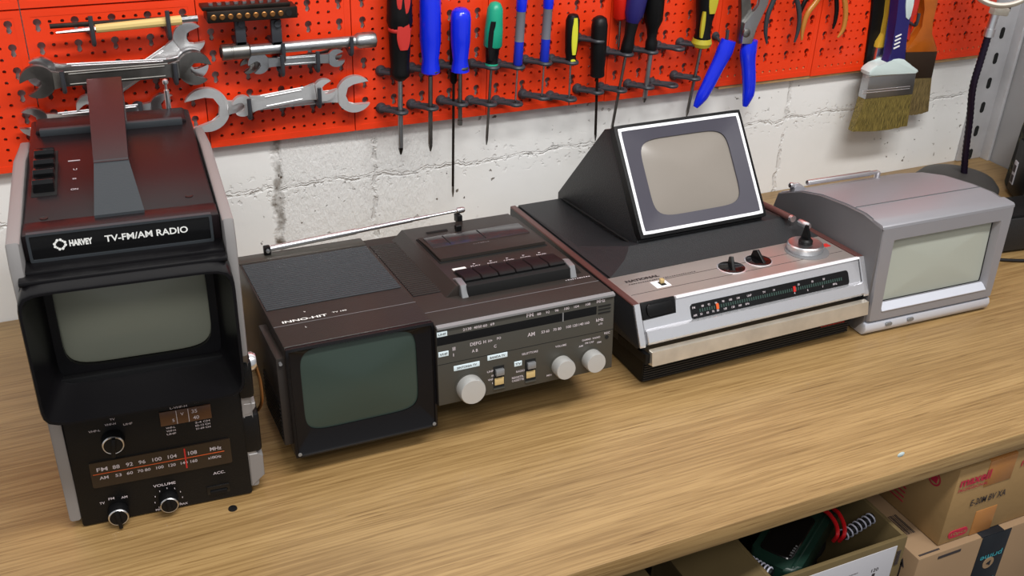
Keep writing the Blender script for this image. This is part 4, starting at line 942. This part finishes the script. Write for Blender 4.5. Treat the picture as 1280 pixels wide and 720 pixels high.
m = MB(); m.prism(rrect(.0655, .2765, -.0270, -.0105, .0035), 'y', -.0022, -.0012, .0003, m=FP); b3(m, 'tuning_dial', 'gloss')
m = MB()

for k in range(64): m.box(.0760 + k * .0030, .0776 + k * .0030, -.0024, -.0020, -.0207, -.0172, m=FP)
b3(m, 'dial_scale', 'greenp')
m = MB()
for k, s_ in enumerate(('FM', '88', '92', '96', '98', '100', '104', 'UHF', 'TV', '14', '30', '50', '83')):
    x = (.0675, .0790, .0870, .0960, .1050, .1140, .1240, .1375, .1760 - .018, .172, .2050, .2240, .2400)[k]; m.text(s_, x, -.0158, .0022, d=-.0026, m=FP)
for k, s_ in enumerate(('AM', '53', '60', '70', '80', '100', '120', '160', 'kHz', '4', '5', '7', 'MHz')):
    x = (.0675, .0760, .0840, .0910, .0970, .1060, .1160, .1250, .1340, .1990, .2170, .2380, .2530)[k]; m.text(s_, x, -.0240, .0022, d=-.0026, m=FP)
b3(m, 'dial_lettering', 'pink')
for x, mm in ((.0970, 'orangep'), (.1985, 'redp')): b3(MB().box(x, x + .0032, -.0030, -.0020, -.0215, -.0155, m=FP), 'dial_pointer', mm)
# chrome carrying bar across the front
m = MB(); m.prism([(-.0290, -.0420), (-.0310, -.0575), (-.0230, -.0590), (-.0215, -.0420)], 'x', .0085, .2945, .0006); b3(m, 'handle_bar', 'gold')
for x in (.0030, .2935): b3(MB().prism([(-.026, -.045), (-.026, -.056), (.03, -.058), (.03, -.048)], 'x', x, x + .0055, .0006), 'handle_arm', 'black')
m = MB(); m.dashes(.228, -.0600, .034, .0009, 14, d=-.0300); b3(m, 'solid_lettering', 'redp')
# plate details
m = MB(); m.text('NATIONAL', .0205, .0475, .0050, .0420, d=.0009, plane='z', bold=.06); m.box(.0100, .2900, .0200, .0203, .0006, .0009); m.box(.064, .2900, .0395, .0398, .0006, .0009); m.dashes(.0205, .0420, .085, .0016, 30, 'z', .0009)
b3(m, 'name_lettering', 'ink')
b3(MB().box(.0440, .0620, .0235, .0390, .0004, .0012, .0004), 'slide_switch_frame', 'whiteline'); b3(MB().box(.0510, .0575, .0260, .0345, .0006, .0016, .0002), 'slide_switch_slot', 'hole'); b3(MB().box(.0525, .0570, .0300, .0345, .001, .0060, .0006), 'slide_switch', 'cream')
b3(MB().box(.2800, .2880, .0370, .0450, .0005, .0010), 'red_square_mark', 'redp')
for x, y, r in ((.1465, .0340, .0155), (.1850, .0370, .0150)):
    o = b3(MB().lathe([(r * 1.06, 0), (r * 1.06, .0008), (r, .0010), (r * .96, .0012)], (x, y, .0004), (0, 0, 1), 32, cap=False), 'knob_surround', 'alu')
    k = b3(MB().lathe([(r * .96, 0), (r * .95, .0016), (r * .80, .0022), (.0001, .0022)], (x, y, .0004), (0, 0, 1), 32), 'knob', 'gloss')
    mm = Matrix.Translation((x, y, .0020)) @ Matrix.Rotation(math.radians(68 if x < .16 else 95), 4, 'Z')
    b3(MB().prism([(-.012, 0), (.012, 0), (.009, .0085), (.002, .0115), (-.006, .0040)], 'y', -.0017, .0017, .0006, m=mm), 'knob_pointer', 'black', k)
x, y = .2530, .0410
b3(MB().lathe([(.0250, 0), (.0250, .0006), (.0001, .0007)], (x, y - .004, .0006), (0, 0, 1), 40), 'channel_plate', 'cheek')
k = b3(MB().lathe([(.0195, 0), (.0205, .002), (.0205, .0075), (.0190, .0088), (.0120, .0080), (.0001, .0080)], (x, y, .0008), (0, 0, 1), 48), 'channel_knob', 'chrome')
b3(MB().lathe([(.0080, 0), (.0080, .004), (.0060, .006), (.0001, .006)], (x, y, .0086), (0, 0, 1), 24), 'knob_centre', 'black', k)
mm = Matrix.Translation((x, y, .012)) @ Matrix.Rotation(math.radians(100), 4, 'Z')
b3(MB().prism([(-.007, 0), (.0075, 0), (.0045, .009), (.0030, .0185), (-.0005, .0185), (-.0035, .007)], 'y', -.0020, .0020, .0008, m=mm), 'knob_pointer', 'black', k)
# raised platform and hood (profile in y,z)
m = MB()
L1 = [(.0105, .0655, .0002), (.2920, .0655, .0002), (.2920, .2950, .0002), (.0105, .2950, .0002)]
def plat(y0, z, ins, insb=0.0): return [(.0105 + ins, y0, z), (.2935 - ins * .7, y0, z), (.2935 - ins * .3, .2950 - insb, z), (.0105 + ins * .3, .2950 - insb, z)]
pl = [plat(.0655, -.002, .0), plat(.0655, .0015, .0008), plat(.0760, .0055, .016), plat(.0870, .0115, .030), plat(.0960, .0165, .036), plat(.1000, .0178, .038)]
pl = []
for y0, z, il in ((.0655, -.002, 0), (.0655, .0012, .0006), (.0740, .0048, .014), (.0840, .0098, .029), (.0930, .0152, .038), (.0985, .0175, .0415)):
    zb = min(z, .0016)
    pl.append([(.0105 + il, y0, z), (.2935 - il * .35, y0, z), (.2935 - il * .02, .15, min(z, .0024)), (.2935, .2950, zb), (.0105, .2950, zb), (.0105 + il * .22, .15, min(z, .0024))])
m.rings(pl); b3(m, 'platform', 'natblk', sharp=25)
hx0, hx1 = .0690, .2420
yb, zb, yt, zt = .1080, .0170, .1810, .1265
tt = math.atan2(yt - yb, zt - zb)
hood = [(yb, zb - .014), (yb, zb), (yt, zt), (yt + .012, zt - .004), (.3010, .0080), (.3010, -.001)]
m = MB(); m.prism(hood, 'x', hx0, hx1, .0012, 2); b3(m, 'screen_housing', 'natblk')
FH = Matrix.Translation(((hx0 + hx1) / 2, yb, zb)) @ Matrix.Rotation(-tt, 4, 'X'); HL = math.hypot(yt - yb, zt - zb); hw = (hx1 - hx0) / 2
def FL(l): return [tuple(FH @ Vector(p)) for p in l]
m = MB(); m.rings([FL(rectloop(-hw, hw, 0, HL, .002, 96)), FL(rectloop(-hw, hw, 0, HL, -.0095, 96)), FL(rectloop(-hw + .004, hw - .004, .004, HL - .004, -.0100, 96)), FL(rectloop(-hw + .0042, hw - .0042, .0042, HL - .0042, -.0050, 96))], cap=False)
b3(m, 'screen_frame', 'black')
m = MB(); m.rings([FL(rectloop(-hw + .0038, hw - .0038, .0038, HL - .0038, -.0102, 96)), FL(rectloop(-hw + .0072, hw - .0072, .0072, HL - .0072, -.0102, 96)), FL(rectloop(-hw + .0072, hw - .0072, .0072, HL - .0072, -.0085, 96)), FL(rectloop(-hw + .0038, hw - .0038, .0038, HL - .0038, -.0085, 96))], closed=True)
b3(m, 'white_screen_trim', 'whiteline')
sx_, sz_, sw_, sh_ = .0010, HL * .505, .0600, .0455
m = MB(); m.rings([FL(rectloop(-hw + .0070, hw - .0070, .0070, HL - .0070, -.0095, 96)), FL(seloop(sx_, sz_, sw_, sh_, -.0070, 96, 6)), FL(seloop(sx_, sz_, sw_, sh_, -.0040, 96, 6))], cap=False); b3(m, 'screen_bezel', 'bezel')
m = crt(sx_, sz_, sw_ + .0003, sh_ + .0003, -.0050, .0045, 6, 96, .002)
for v in m.bm.verts: v.co = FH @ v.co
b3(m, 'screen', 'crtgrey')
m = MB()
for x in (hx0 + .004,): m.tube([(x - .0048, .118, .010), (x - .0048, .285, .0045)], .0015, 6)
b3(m, 'housing_seam', 'hole')
# folded antenna lying along the right rail
a = Vector((.2550, .190, .0225)); b = Vector((.2690, .0560, .0210)); u = (b - a); L = u.length
m = MB(); m.lathe([(.0040, 0), (.0040, L * .78), (.0036, L * .80)], a, u, 16); o = b3(m, 'antenna', 'natrail')
m = MB(); m.lathe([(.0041, L * .78), (.0041, L * .81)], a, u, 16); m.lathe([(.0036, L * .88), (.0042, L * .90), (.0042, L * .98), (.0030, L)], a, u, 16); b3(m, 'antenna_ring', 'chrome', o)
b3(MB().box(.2500, .2580, .186, .198, .0, .0210, .001), 'antenna_bracket', 'black')

# ================================================================== TELEVISION 4: silver set
T4 = thing('silver_television', 'small silver television with curved top and pale grey screen, rightmost on the bench', 'television', (.8105, -.3871, 0), rz=-.028, group='old portable television sets on the bench')
sp = [(.0045, .020), (.0080, .1350), (.012, .1372), (.040, .1395), (.0724, .1369), (.116, .1303), (.1507, .1204), (.1917, .1023), (.1960, .0838), (.200, .012), (.190, .003), (.030, .002), (.016, .004)]
for a_, b_, nm, mm in ((-.0005, .0040, 'side_shell', 'silvside'), (.0040, .1885, 'cabinet', 'silv'), (.1885, .1935, 'side_shell', 'silvside')):
    pr = sp
    if nm == 'cabinet': pr = [(.0235, .1395)] + [(y, z + (.0012 if z > .1 else 0)) for y, z in sp if y > .024 and z > .01] + [(.190, .003), (.0235, .003)]
    MB().prism(pr, 'x', a_, b_, .0014 if nm != 'cabinet' else .0008, 2).build(nm, mm, T4)
m = MB()
for k in range(3): m.box(-.0012, .0005, .060, .190, .078 - k * .012 - .0006, .078 - k * .012 + .0006)
m.build('side_grooves', 'hole', T4)
m = MB(); m.prism([(.0586, .1380), (.0590, .1380), (.0590, .1402), (.0586, .1402)], 'x', .004, .189); m.build('roof_seam', 'silvside', T4)
# screen frame, raked
t4 = math.atan(.05)
FM = Matrix.Rotation(-t4, 4, 'X')
def L4(l): return [tuple(FM @ Vector(p)) for p in l]
def trap(ib, it, zb_, zt_, y, n=96, e=120):
    out = []
    for x, yy, z in seloop(.0965, (zb_ + zt_) / 2, 1, (zt_ - zb_) / 2, y, n, e):
        f = (z - zb_) / (zt_ - zb_); x0 = ib[0] + (it[0] - ib[0]) * f; x1 = ib[1] + (it[1] - ib[1]) * f
        out.append(((x0 + x1) / 2 + (x - .0965) * (x1 - x0) / 2, yy, z))
    return out
ZF = .0185
m = MB(); m.rings([L4(trap((.0035, .1900), (.0005, .1935), ZF, .1375, .020)), L4(trap((.0035, .1900), (.0005, .1935), ZF, .1375, .0030)), L4(trap((.0050, .1885), (.0020, .1920), ZF + .0015, .1355, -.0002)),
                   L4(trap((.0195, .1790), (.0190, .1770), .0310, .1205, .0000)), L4(trap((.0220, .1755), (.0210, .1745), .0385, .1185, .0070)), L4(trap((.0220, .1755), (.0210, .1745), .0385, .1185, .0110))], cap=False)
m.build('screen_frame', 'silv', T4)
m = MB(); m.prism([(-.0012, .0310), (-.0012, .0318), (.0062, .0388), (.0066, .0380), (.003, .0305)], 'x', .0205, .1770, .0002, m=FM); m.build('lower_screen_bevel', 'silvbright', T4)
m = MB(); m.prism([(.0064, .1352), (.0070, .1382), (.0092, .1400), (.0245, .1407), (.0245, .1362)], 'x', .0000, .1930, .0010, 2); m.build('front_top_edge', 'silv', T4)
m = crt(.0985, .0785, .0772, .0402, .0095, .0030, 60, 96, .001)
for v in m.bm.verts: v.co = FM @ v.co
m.build('screen', 'crtlight', T4)
m = MB(); m.rings([L4(trap((.0218, .1757), (.0208, .1747), .0383, .1187, .0092)), L4(trap((.0232, .1738), (.0222, .1728), .0398, .1172, .0092))], cap=False); m.build('screen_gasket', 'hole', T4)
m = MB(); m.prism([(.0075, .0172), (.0020, .0165), (.0, .0110), (.0015, .0045), (.0060, .0008), (.03, .0008), (.03, .0172)], 'x', .0015, .1905, .0018, 2); o = m.build('base_bar', 'silvbright', T4)
for x in (.0620, .0300): MB().prism(rrect(x, x + .0085, .0105, .0145, .001), 'y', -.0016, .001, .0003).build('button', 'cheek', T4)
m = MB()
for k in range(2): m.box(.035, .055, .155 + k * .006, .1566 + k * .006, .1185 - k * .002, .1200 - k * .002)
# antenna on the back of the roof
a = Vector((.0060, .1700, .1215)); b = Vector((.1345, .1720, .1205)); u = b - a; L = u.length
m = MB(); m.lathe([(.0001, -.0095), (.0030, -.0085), (.0036, -.0065), (.0030, -.004), (.0018, -.003), (.0018, .004)], a, u, 16); o = m.build('antenna_tip', 'chrome', T4)
m = MB(); m.lathe([(.0030, .018), (.0034, .020), (.0034, L - .012), (.0026, L - .010), (.0026, L)], a, u, 18); o = m.build('telescopic_antenna', 'chrome', T4)
MB().lathe([(.0032, 0), (.0036, .002), (.0036, .010), (.0001, .012)], b + Vector((.001, 0, -.010)), (0, 0, 1), 14).build('antenna_pivot', 'chrome', T4)
MB().prism([(.003, .108), (.030, .108), (.022, .1150), (.014, .1210), (.006, .1215), (.003, .119)], 'y', .166, .176, .0015, 2).build('antenna_rest', 'silv', T4)

# ================================================================== lamp, bag and speaker at the right end
bx_, by_ = 1.243, -.095
t = thing('magnifier_lamp', 'magnifying lamp with black gooseneck and ivory ring on a dark oval base', 'lamp', (bx_, by_, 0))
m = MB(); m.lathe([(.056, 0.0002), (.062, .004), (.062, .012), (.054, .021), (.036, .027), (.014, .030), (.0001, .030)], (bx_, by_, 0), (0, 0, 1), 40); m.build('base', 'darkgrey', t, world=True)
g = [at(1205, 217, y=-.100), at(1207, 190, y=-.100), at(1212, 150, y=-.100), at(1216, 110, y=-.100), at(1226, 75, y=-.100), at(1236, 42, y=-.100), at(1244, 16, y=-.100)]
m = MB(); P = catmull(g[:6], 14); m.tube(P, [.0054 if i % 2 else .0046 for i in range(len(P))], 12); m.build('gooseneck', 'goose', t, world=True, sharp=80)
m = MB(); m.cyl(g[5] - Vector((0, 0, .004)), g[5] + (g[6] - g[5]) * .25, .0075, seg=16); m.cyl(g[5] + (g[6] - g[5]) * .25, g[6], .0058, seg=14); m.build('chrome_joint', 'chrome', t, world=True)
m = MB(); m.lathe([(.0105, 0), (.0105, .001), (.008, .0015)], g[0] - Vector((0, 0, .001)), (0, 0, 1), 20, cap=False); m.build('base_collar', 'chrome', t, world=True)
cc = at(1257, -37, y=-.105); nrm = (CAMLOC - cc).normalized(); nrm = (nrm + Vector((0.05, 0, .25))).normalized()
ex_ = nrm.orthogonal().normalized(); ey_ = nrm.cross(ex_)
def ringtorus(c, n_, R, r, sy=1.0):
    e1 = n_.orthogonal().normalized(); e2 = n_.cross(e1)
    return [[c + (e1 * math.cos(a) + e2 * math.sin(a)) * (R + r * math.cos(b)) + n_ * r * sy * math.sin(b) for b in [2 * PI * j / 10 for j in range(10)]] for a in [2 * PI * i / 48 for i in range(48)]]
m = MB(); m.rings(ringtorus(cc, nrm, .0475, .0035, 2.2), closed=True); m.build('ring_frame', 'ivory', t, world=True)
m = MB(); m.lathe([(.0455, -.001), (.030, .003), (.012, .0042), (.0001, .0044), ], cc, nrm, 40, cap=True); m.build('lens', 'glass', t, world=True)
k0 = at(1233, 12, y=-.103); k1 = at(1264, 16, y=-.103)
m = MB(); dd = (k1 - k0); mid = (k0 + k1) / 2; mm = Matrix.Translation(mid) @ Matrix.Rotation(-math.atan2(dd.z, dd.x), 4, 'Y'); m.box(-.0150, .0150, -.006, .005, -.0050, .0060, .002, m=mm); m.build('ring_clamp', 'ivory', t, world=True)

t = thing('camouflage_bag', 'dark camouflage cloth bag with a white tag against the right wall', 'bag', (1.330, -.160, 0), rz=-.52)
m = MB(); m.rings([[(x * s1, y * s2, z) for x, z_, y in ()] for s1, s2, z in ()] or [[(-.026 + ox, -.046, z), (.024 + ox * .3, -.046, z), (.024 + ox * .3, .044, z), (-.024 + ox, .046, z)] for ox, z in ((.001, .0008), (-.002, .010), (.0, .060), (.001, .100), (.005, .130), (.010, .146))])
o = m.build('bag_body', 'camo', t, sharp=60)
md = o.modifiers.new('bevel', 'BEVEL'); md.width = .004; md.segments = 2
MB().box(-.030, -.022, -.040, .02, .006, .088, .002).build('bag_side_pocket', 'black', t)
MB().box(-.0312, -.0298, -.000, .012, .020, .056, .0003).build('bag_tag', 'label', t)
m = MB()
for k in range(2): m.box(-.0316, -.0310, .002, .010, .023 + k * .016, .034 + k * .016)
m.build('tag_print', 'ink', t)
t = thing('black_speaker', 'low black box speaker behind the right edge of the silver television', 'speaker', (1.165, -.258, 0), rz=-.12)
MB().box(-.065, .075, -.028, .028, .0006, .056, .003).build('cabinet', 'black', t)
MB().box(-.060, .070, -.0305, -.0275, .004, .052, .001).build('grille', 'natblk', t)
m = MB(); m.tube(catmull([(1.085, -.275, .0026), (1.13, -.305, .0026), (1.19, -.325, .0026), (1.28, -.325, .0026), (1.325, -.30, .0026)], 8), .0022, 8)
tag(m.build('power_cable', 'wireblk'), 'thin black cable lying on the bench in front of the black speaker', 'cable')

# ================================================================== boxes under the bench
ZS = -.345
def wbox(name, m, t, x0, x1, y0, y1, z0, z1, b=.0006): return MB().box(x0, x1, y0, y1, z0, z1, b).build(name, m, t, world=True)
# lower parcel
t = thing('tape_parcel', 'pinkish-brown cardboard parcel sealed with printed black tape, beneath the video tape carton', 'box', (.87, -.48, ZS))
PX0, PX1, PY0, PZ = .7400, 1.02, -.594, -.1345
wbox('carton', 'card2', t, PX0, PX1, PY0, -.36, ZS, PZ, .0015)
wbox('black_tape', 'blk_tape', t, .830, .872, PY0 - .0006, PY0 + .001, ZS + .002, PZ - .001, .0002)
wbox('black_tape', 'blk_tape', t, .8280, .860, PY0 - .0004, -.40, PZ - .0006, PZ + .0006, .0002)
R180 = Matrix.Translation((.851, 0, -.160)) @ Matrix.Rotation(PI, 4, 'Y')
m = MB(); m.text('prime', -.0165, .0020, .0100, .032, d=PY0 - .0010, m=R180); MB().text('prime', -.0165, .0430, .0100, .032, d=PY0 - .0010, m=R180).build('tape_lettering', 'cyanp', t, world=True)
m.build('tape_lettering', 'cyanp', t, world=True)
m = MB(); m.prism(circ(.851, -.178, .0080, 24), 'y', PY0 - .0011, PY0 - .0003); o = m.build('tape_disc', 'card2', t, world=True)
m = MB(); m.prism([(.8475, -.178), (.8535, -.1745), (.8535, -.1815)], 'y', PY0 - .0016, PY0 - .0008); m.build('disc_arrow', 'blk_tape', t, world=True)
m = MB()
for i in range(11): m.box(.7450 + i * .0021, .7450 + i * .0021 + (.0006 if i % 3 else .0012), -.560, -.530, PZ, PZ + .0005)
m.build('barcode_print', 'ink', t, world=True)
MB().box(.7440, .7720, -.5905, -.5885, PZ, PZ + .0005).build('edge_print', 'ink', t, world=True)
MB().box(.768, .800, PY0 - .0004, PY0 + .0004, PZ - .009, PZ - .0055).build('edge_print', 'ink', t, world=True)
m = MB()
for y in (-.575, -.560): m.box(PX0 - .0005, PX0 + .0004, y - .0008, y + .0008, PZ - .055, PZ - .020); m.prism([(y - .004, PZ - .024), (y + .004, PZ - .024), (y, PZ - .014)], 'x', PX0 - .0005, PX0 + .0004)
m.build('arrow_print', 'ink', t, world=True)
# video tape carton
t = thing('video_tape_carton', 'tan cardboard carton with crimson lettering and brown tape, on top of the black-taped parcel', 'box', (.88, -.47, PZ))
MX, MY, MZ = .7725, -.5865, -.0325
wbox('carton', 'card', t, MX, 1.05, MY, -.37, PZ + .0009, MZ, .0012)
wbox('brown_tape', 'tape', t, .8140, .852, MY - .0006, MY + .0004, MZ - .034, MZ - .0005, .0002); wbox('brown_tape', 'tape', t, .8160, .846, MY - .0006, MY + .0004, PZ + .0012, PZ + .034, .0002)
wbox('brown_tape', 'tape', t, .8140, .852, MY, -.38, MZ - .0004, MZ + .0005, .0002)
m = MB(); m.text('maxell', .7770, MZ - .0235, .0125, .0420, d=MY - .0010, bold=.03); m.text('PROFESSIONAL', .7770, MZ - .0300, .0040, .0410, d=MY - .0010); MB().text('maxell', .8620, MZ - .0210, .0110, .036, d=MY - .0010).build('brand_lettering', 'maxred', t, world=True); m.build('brand_lettering', 'maxred', t, world=True)
m = MB(); m.prism(rrect(.7830, .8100, PZ + .0070, PZ + .0170, .0049), 'y', MY - .0010, MY - .0002); o = m.build('red_count_label', 'maxred', t, world=True)
MB().text('10pcs', .7860, PZ + .0092, .0056, .0215, d=MY - .0013).build('count_lettering', 'card', t, world=True)
MB().text('E-20M BV XA', .8020, MZ - .0560, .0090, .050, d=MY - .0010).build('stencil_lettering', 'ink', t, world=True)
m = MB()
for i in range(9): m.box(MX - .0006, MX + .0004, -.530, -.490, PZ + .016 + i * .006, PZ + .0172 + i * .006)
m.build('side_print', 'maxred', t, world=True); m = MB()
for rr in (.0085,):
    m.rings([[(MX - .0006, -.5600 + r_ * math.cos(a), MZ - .030 + r_ * math.sin(a)) for a in [2 * PI * i / 24 for i in range(24)]] for r_ in (rr, rr - .0018)], cap=False)
m.box(MX - .0006, MX + .0004, -.564, -.556, MZ - .034, MZ - .026)
m.build('round_side_print', 'maxred', t, world=True)
# open carton with tools
t = thing('open_carton', 'open cardboard carton with white label, full of a meter and cables', 'box', (.635, -.50, ZS))
CX0, CX1, CY0, CY1, CZ = .5480, .7160, -.5920, -.40, -.0955
wbox('front_wall', 'cardin', t, CX0, CX1, CY0, CY0 + .0045, ZS, CZ)
wbox('rear_wall', 'cardin', t, CX0, CX1, CY1 - .0045, CY1, ZS, CZ)
wbox('side_wall', 'cardin', t, CX0, CX0 + .0045, CY0 + .0046, CY1 - .0046, ZS, CZ); wbox('side_wall', 'cardin', t, CX1 - .0045, CX1, CY0 + .0046, CY1 - .0046, ZS, CZ)
wbox('bottom', 'cardin', t, CX0 + .0046, CX1 - .0046, CY0 + .0046, CY1 - .0046, ZS, ZS + .004)
wbox('white_label', 'label', t, CX0 + .004, CX1 - .012, CY0 - .0006, CY0 + .0002, CZ - .12, CZ - .008, .0002)
m = MB()
for i, (x, z, w_, s_) in enumerate(((.600, .020, .030, ''), (.602, .025, .028, ''), (.604, .030, .028, ''), (.644, .024, .014, ''), (.676, .030, .009, '120'), (.678, .037, .004, '1'))):
    if i < 4: m.dashes(x, CZ - z - .004, w_, .0016, 9, d=CY0 - .0008)
    else: m.text(s_, x, CZ - z - .004, .0045, w_, d=CY0 - .0008)
m.build('label_print', 'ink', t, world=True); m = MB()
for i in range(9): m.box(CX1 - .0100, CX1 - .0050, CY0 - .0008, CY0 - .0001, CZ - .035 + i * .0022, CZ - .0340 + i * .0022)
m.build('label_barcode', 'ink', t, world=True)
m = MB(); m.prism([(CX0 + .001, CZ), (CX0 + .001, CZ - .004), (CX0 - .055, CZ - .032), (CX0 - .056, CZ - .028)], 'y', CY0 + .006, CY1 - .02, .0004); m.build('side_flap', 'cardin', t, world=True)
# filler carried by the carton so that its contents lie near the rim
t = thing('cable_bundle', 'tangled heap of black cables lying in the open carton', 'cables', (.63, -.50, ZS + .006))
m = MB()
for i in range(26):
    z = ZS + .010 + i * .0075; c = Vector((.632 + random.uniform(-.014, .014), -.496 + random.uniform(-.015, .015), z)); rr = random.uniform(.036, .050)
    ph = random.uniform(0, 6)
    m.tube([c + Vector((math.cos(a + ph) * rr, math.sin(a + ph) * rr * 1.1, .003 * math.sin(2 * a + ph))) for a in [2 * PI * k / 28 for k in range(28)]], .0042, 8, closed=True)
m.build('coiled_cable', 'wireblk', t, world=True)
c = at(985, 672, z=-.118); 
t = thing('multimeter', 'dark green handheld multimeter with red button lying in the open carton', 'multimeter', c, rz=.55)
m = MB(); m.prism(rrect(-.060, .085, -.030, .022, .014, 5), 'z', -.016, .012, .005, 3); m.build('case', 'dgreen', t)
MB().prism(rrect(-.045, .030, -.018, .016, .006, 4), 'z', .010, .0135, .001).build('display_panel', 'gloss', t)
MB().prism(rrect(-.052, .070, -.024, -.021, .0014, 3), 'z', .010, .0128, .001).build('edge_line', 'dgreen', t)
MB().prism(rrect(.034, .052, .002, .012, .004, 4), 'z', .010, .0165, .0015).build('red_button', 'redwire', t)
MB().dashes(-.040, -.0165, .020, .003, 5, 'z', .0138).build('case_print', 'cheek', t)
t = thing('red_test_leads', 'loops of red cable round the end of the green multimeter', 'cable', at(1045, 655, z=-.10))
m = MB()
for o_ in (0, 7):
    m.tube(catmull([at(1026 + o_ * 2.2, 636, z=-.100), at(1036 + o_ * 1.8, 642, z=-.097), at(1045 + o_ * 1.4, 655, z=-.097), at(1047 + o_ * 1.2, 668, z=-.100), at(1042 + o_, 676, z=-.112)], 6), .0022, 8)
m.build('lead', 'redwire', t, world=True)
for i, (a, b) in enumerate((((1055, 668), (1088, 648)), ((935, 700), (962, 716)))):
    t = thing('striped_cable', ('white and purple ribbed cable at the right end of the meter', 'blue and white striped cable at the left corner of the open carton')[i], 'cable', at(*a, z=-.10))
    A = at(*a, z=-.106); B = at(*b, z=-.106); u = B - A
    m = MB()
    for k in range(7):
        c_ = A + u * (k / 6); m.rings(ringtorus(c_, (u.normalized() + Vector((0, 0, .2))).normalized(), .0055, .0009), closed=True)
    m.build('white_turns', 'wirewhite', t, world=True)
    m = MB(); m.tube([A - u * .1, B + u * .1], .0048, 12); m.build('core', 'wireblk', t, world=True)
t = thing('spare_board', 'tan board standing on the lower shelf left of the open carton', 'board', (.42, -.52, ZS))
wbox('board', 'cardin', t, .400, .432, -.575, -.45, ZS, -.075, .001)
t = thing('plastic_bag', 'crumpled bluish plastic bag lying under the front of the bench', 'plastic bag', (.34, -.55, ZS))
bm_ = MB(); r = bmesh.ops.create_icosphere(bm_.bm, subdivisions=4, radius=1)
for v in bm_.bm.verts:
    n_ = math.sin(v.co.x * 9 + v.co.y * 5) * math.sin(v.co.z * 11 + v.co.x * 4) * .10 + math.sin(v.co.y * 17 + v.co.z * 13) * .05
    p = v.co * (1 + n_); v.co = Vector((.335 + p.x * .060, -.525 + p.y * .055, max(ZS + .001, -.225 + p.z * .125)))
bm_.build('bag_film', 'bag', t, world=True, sharp=25)
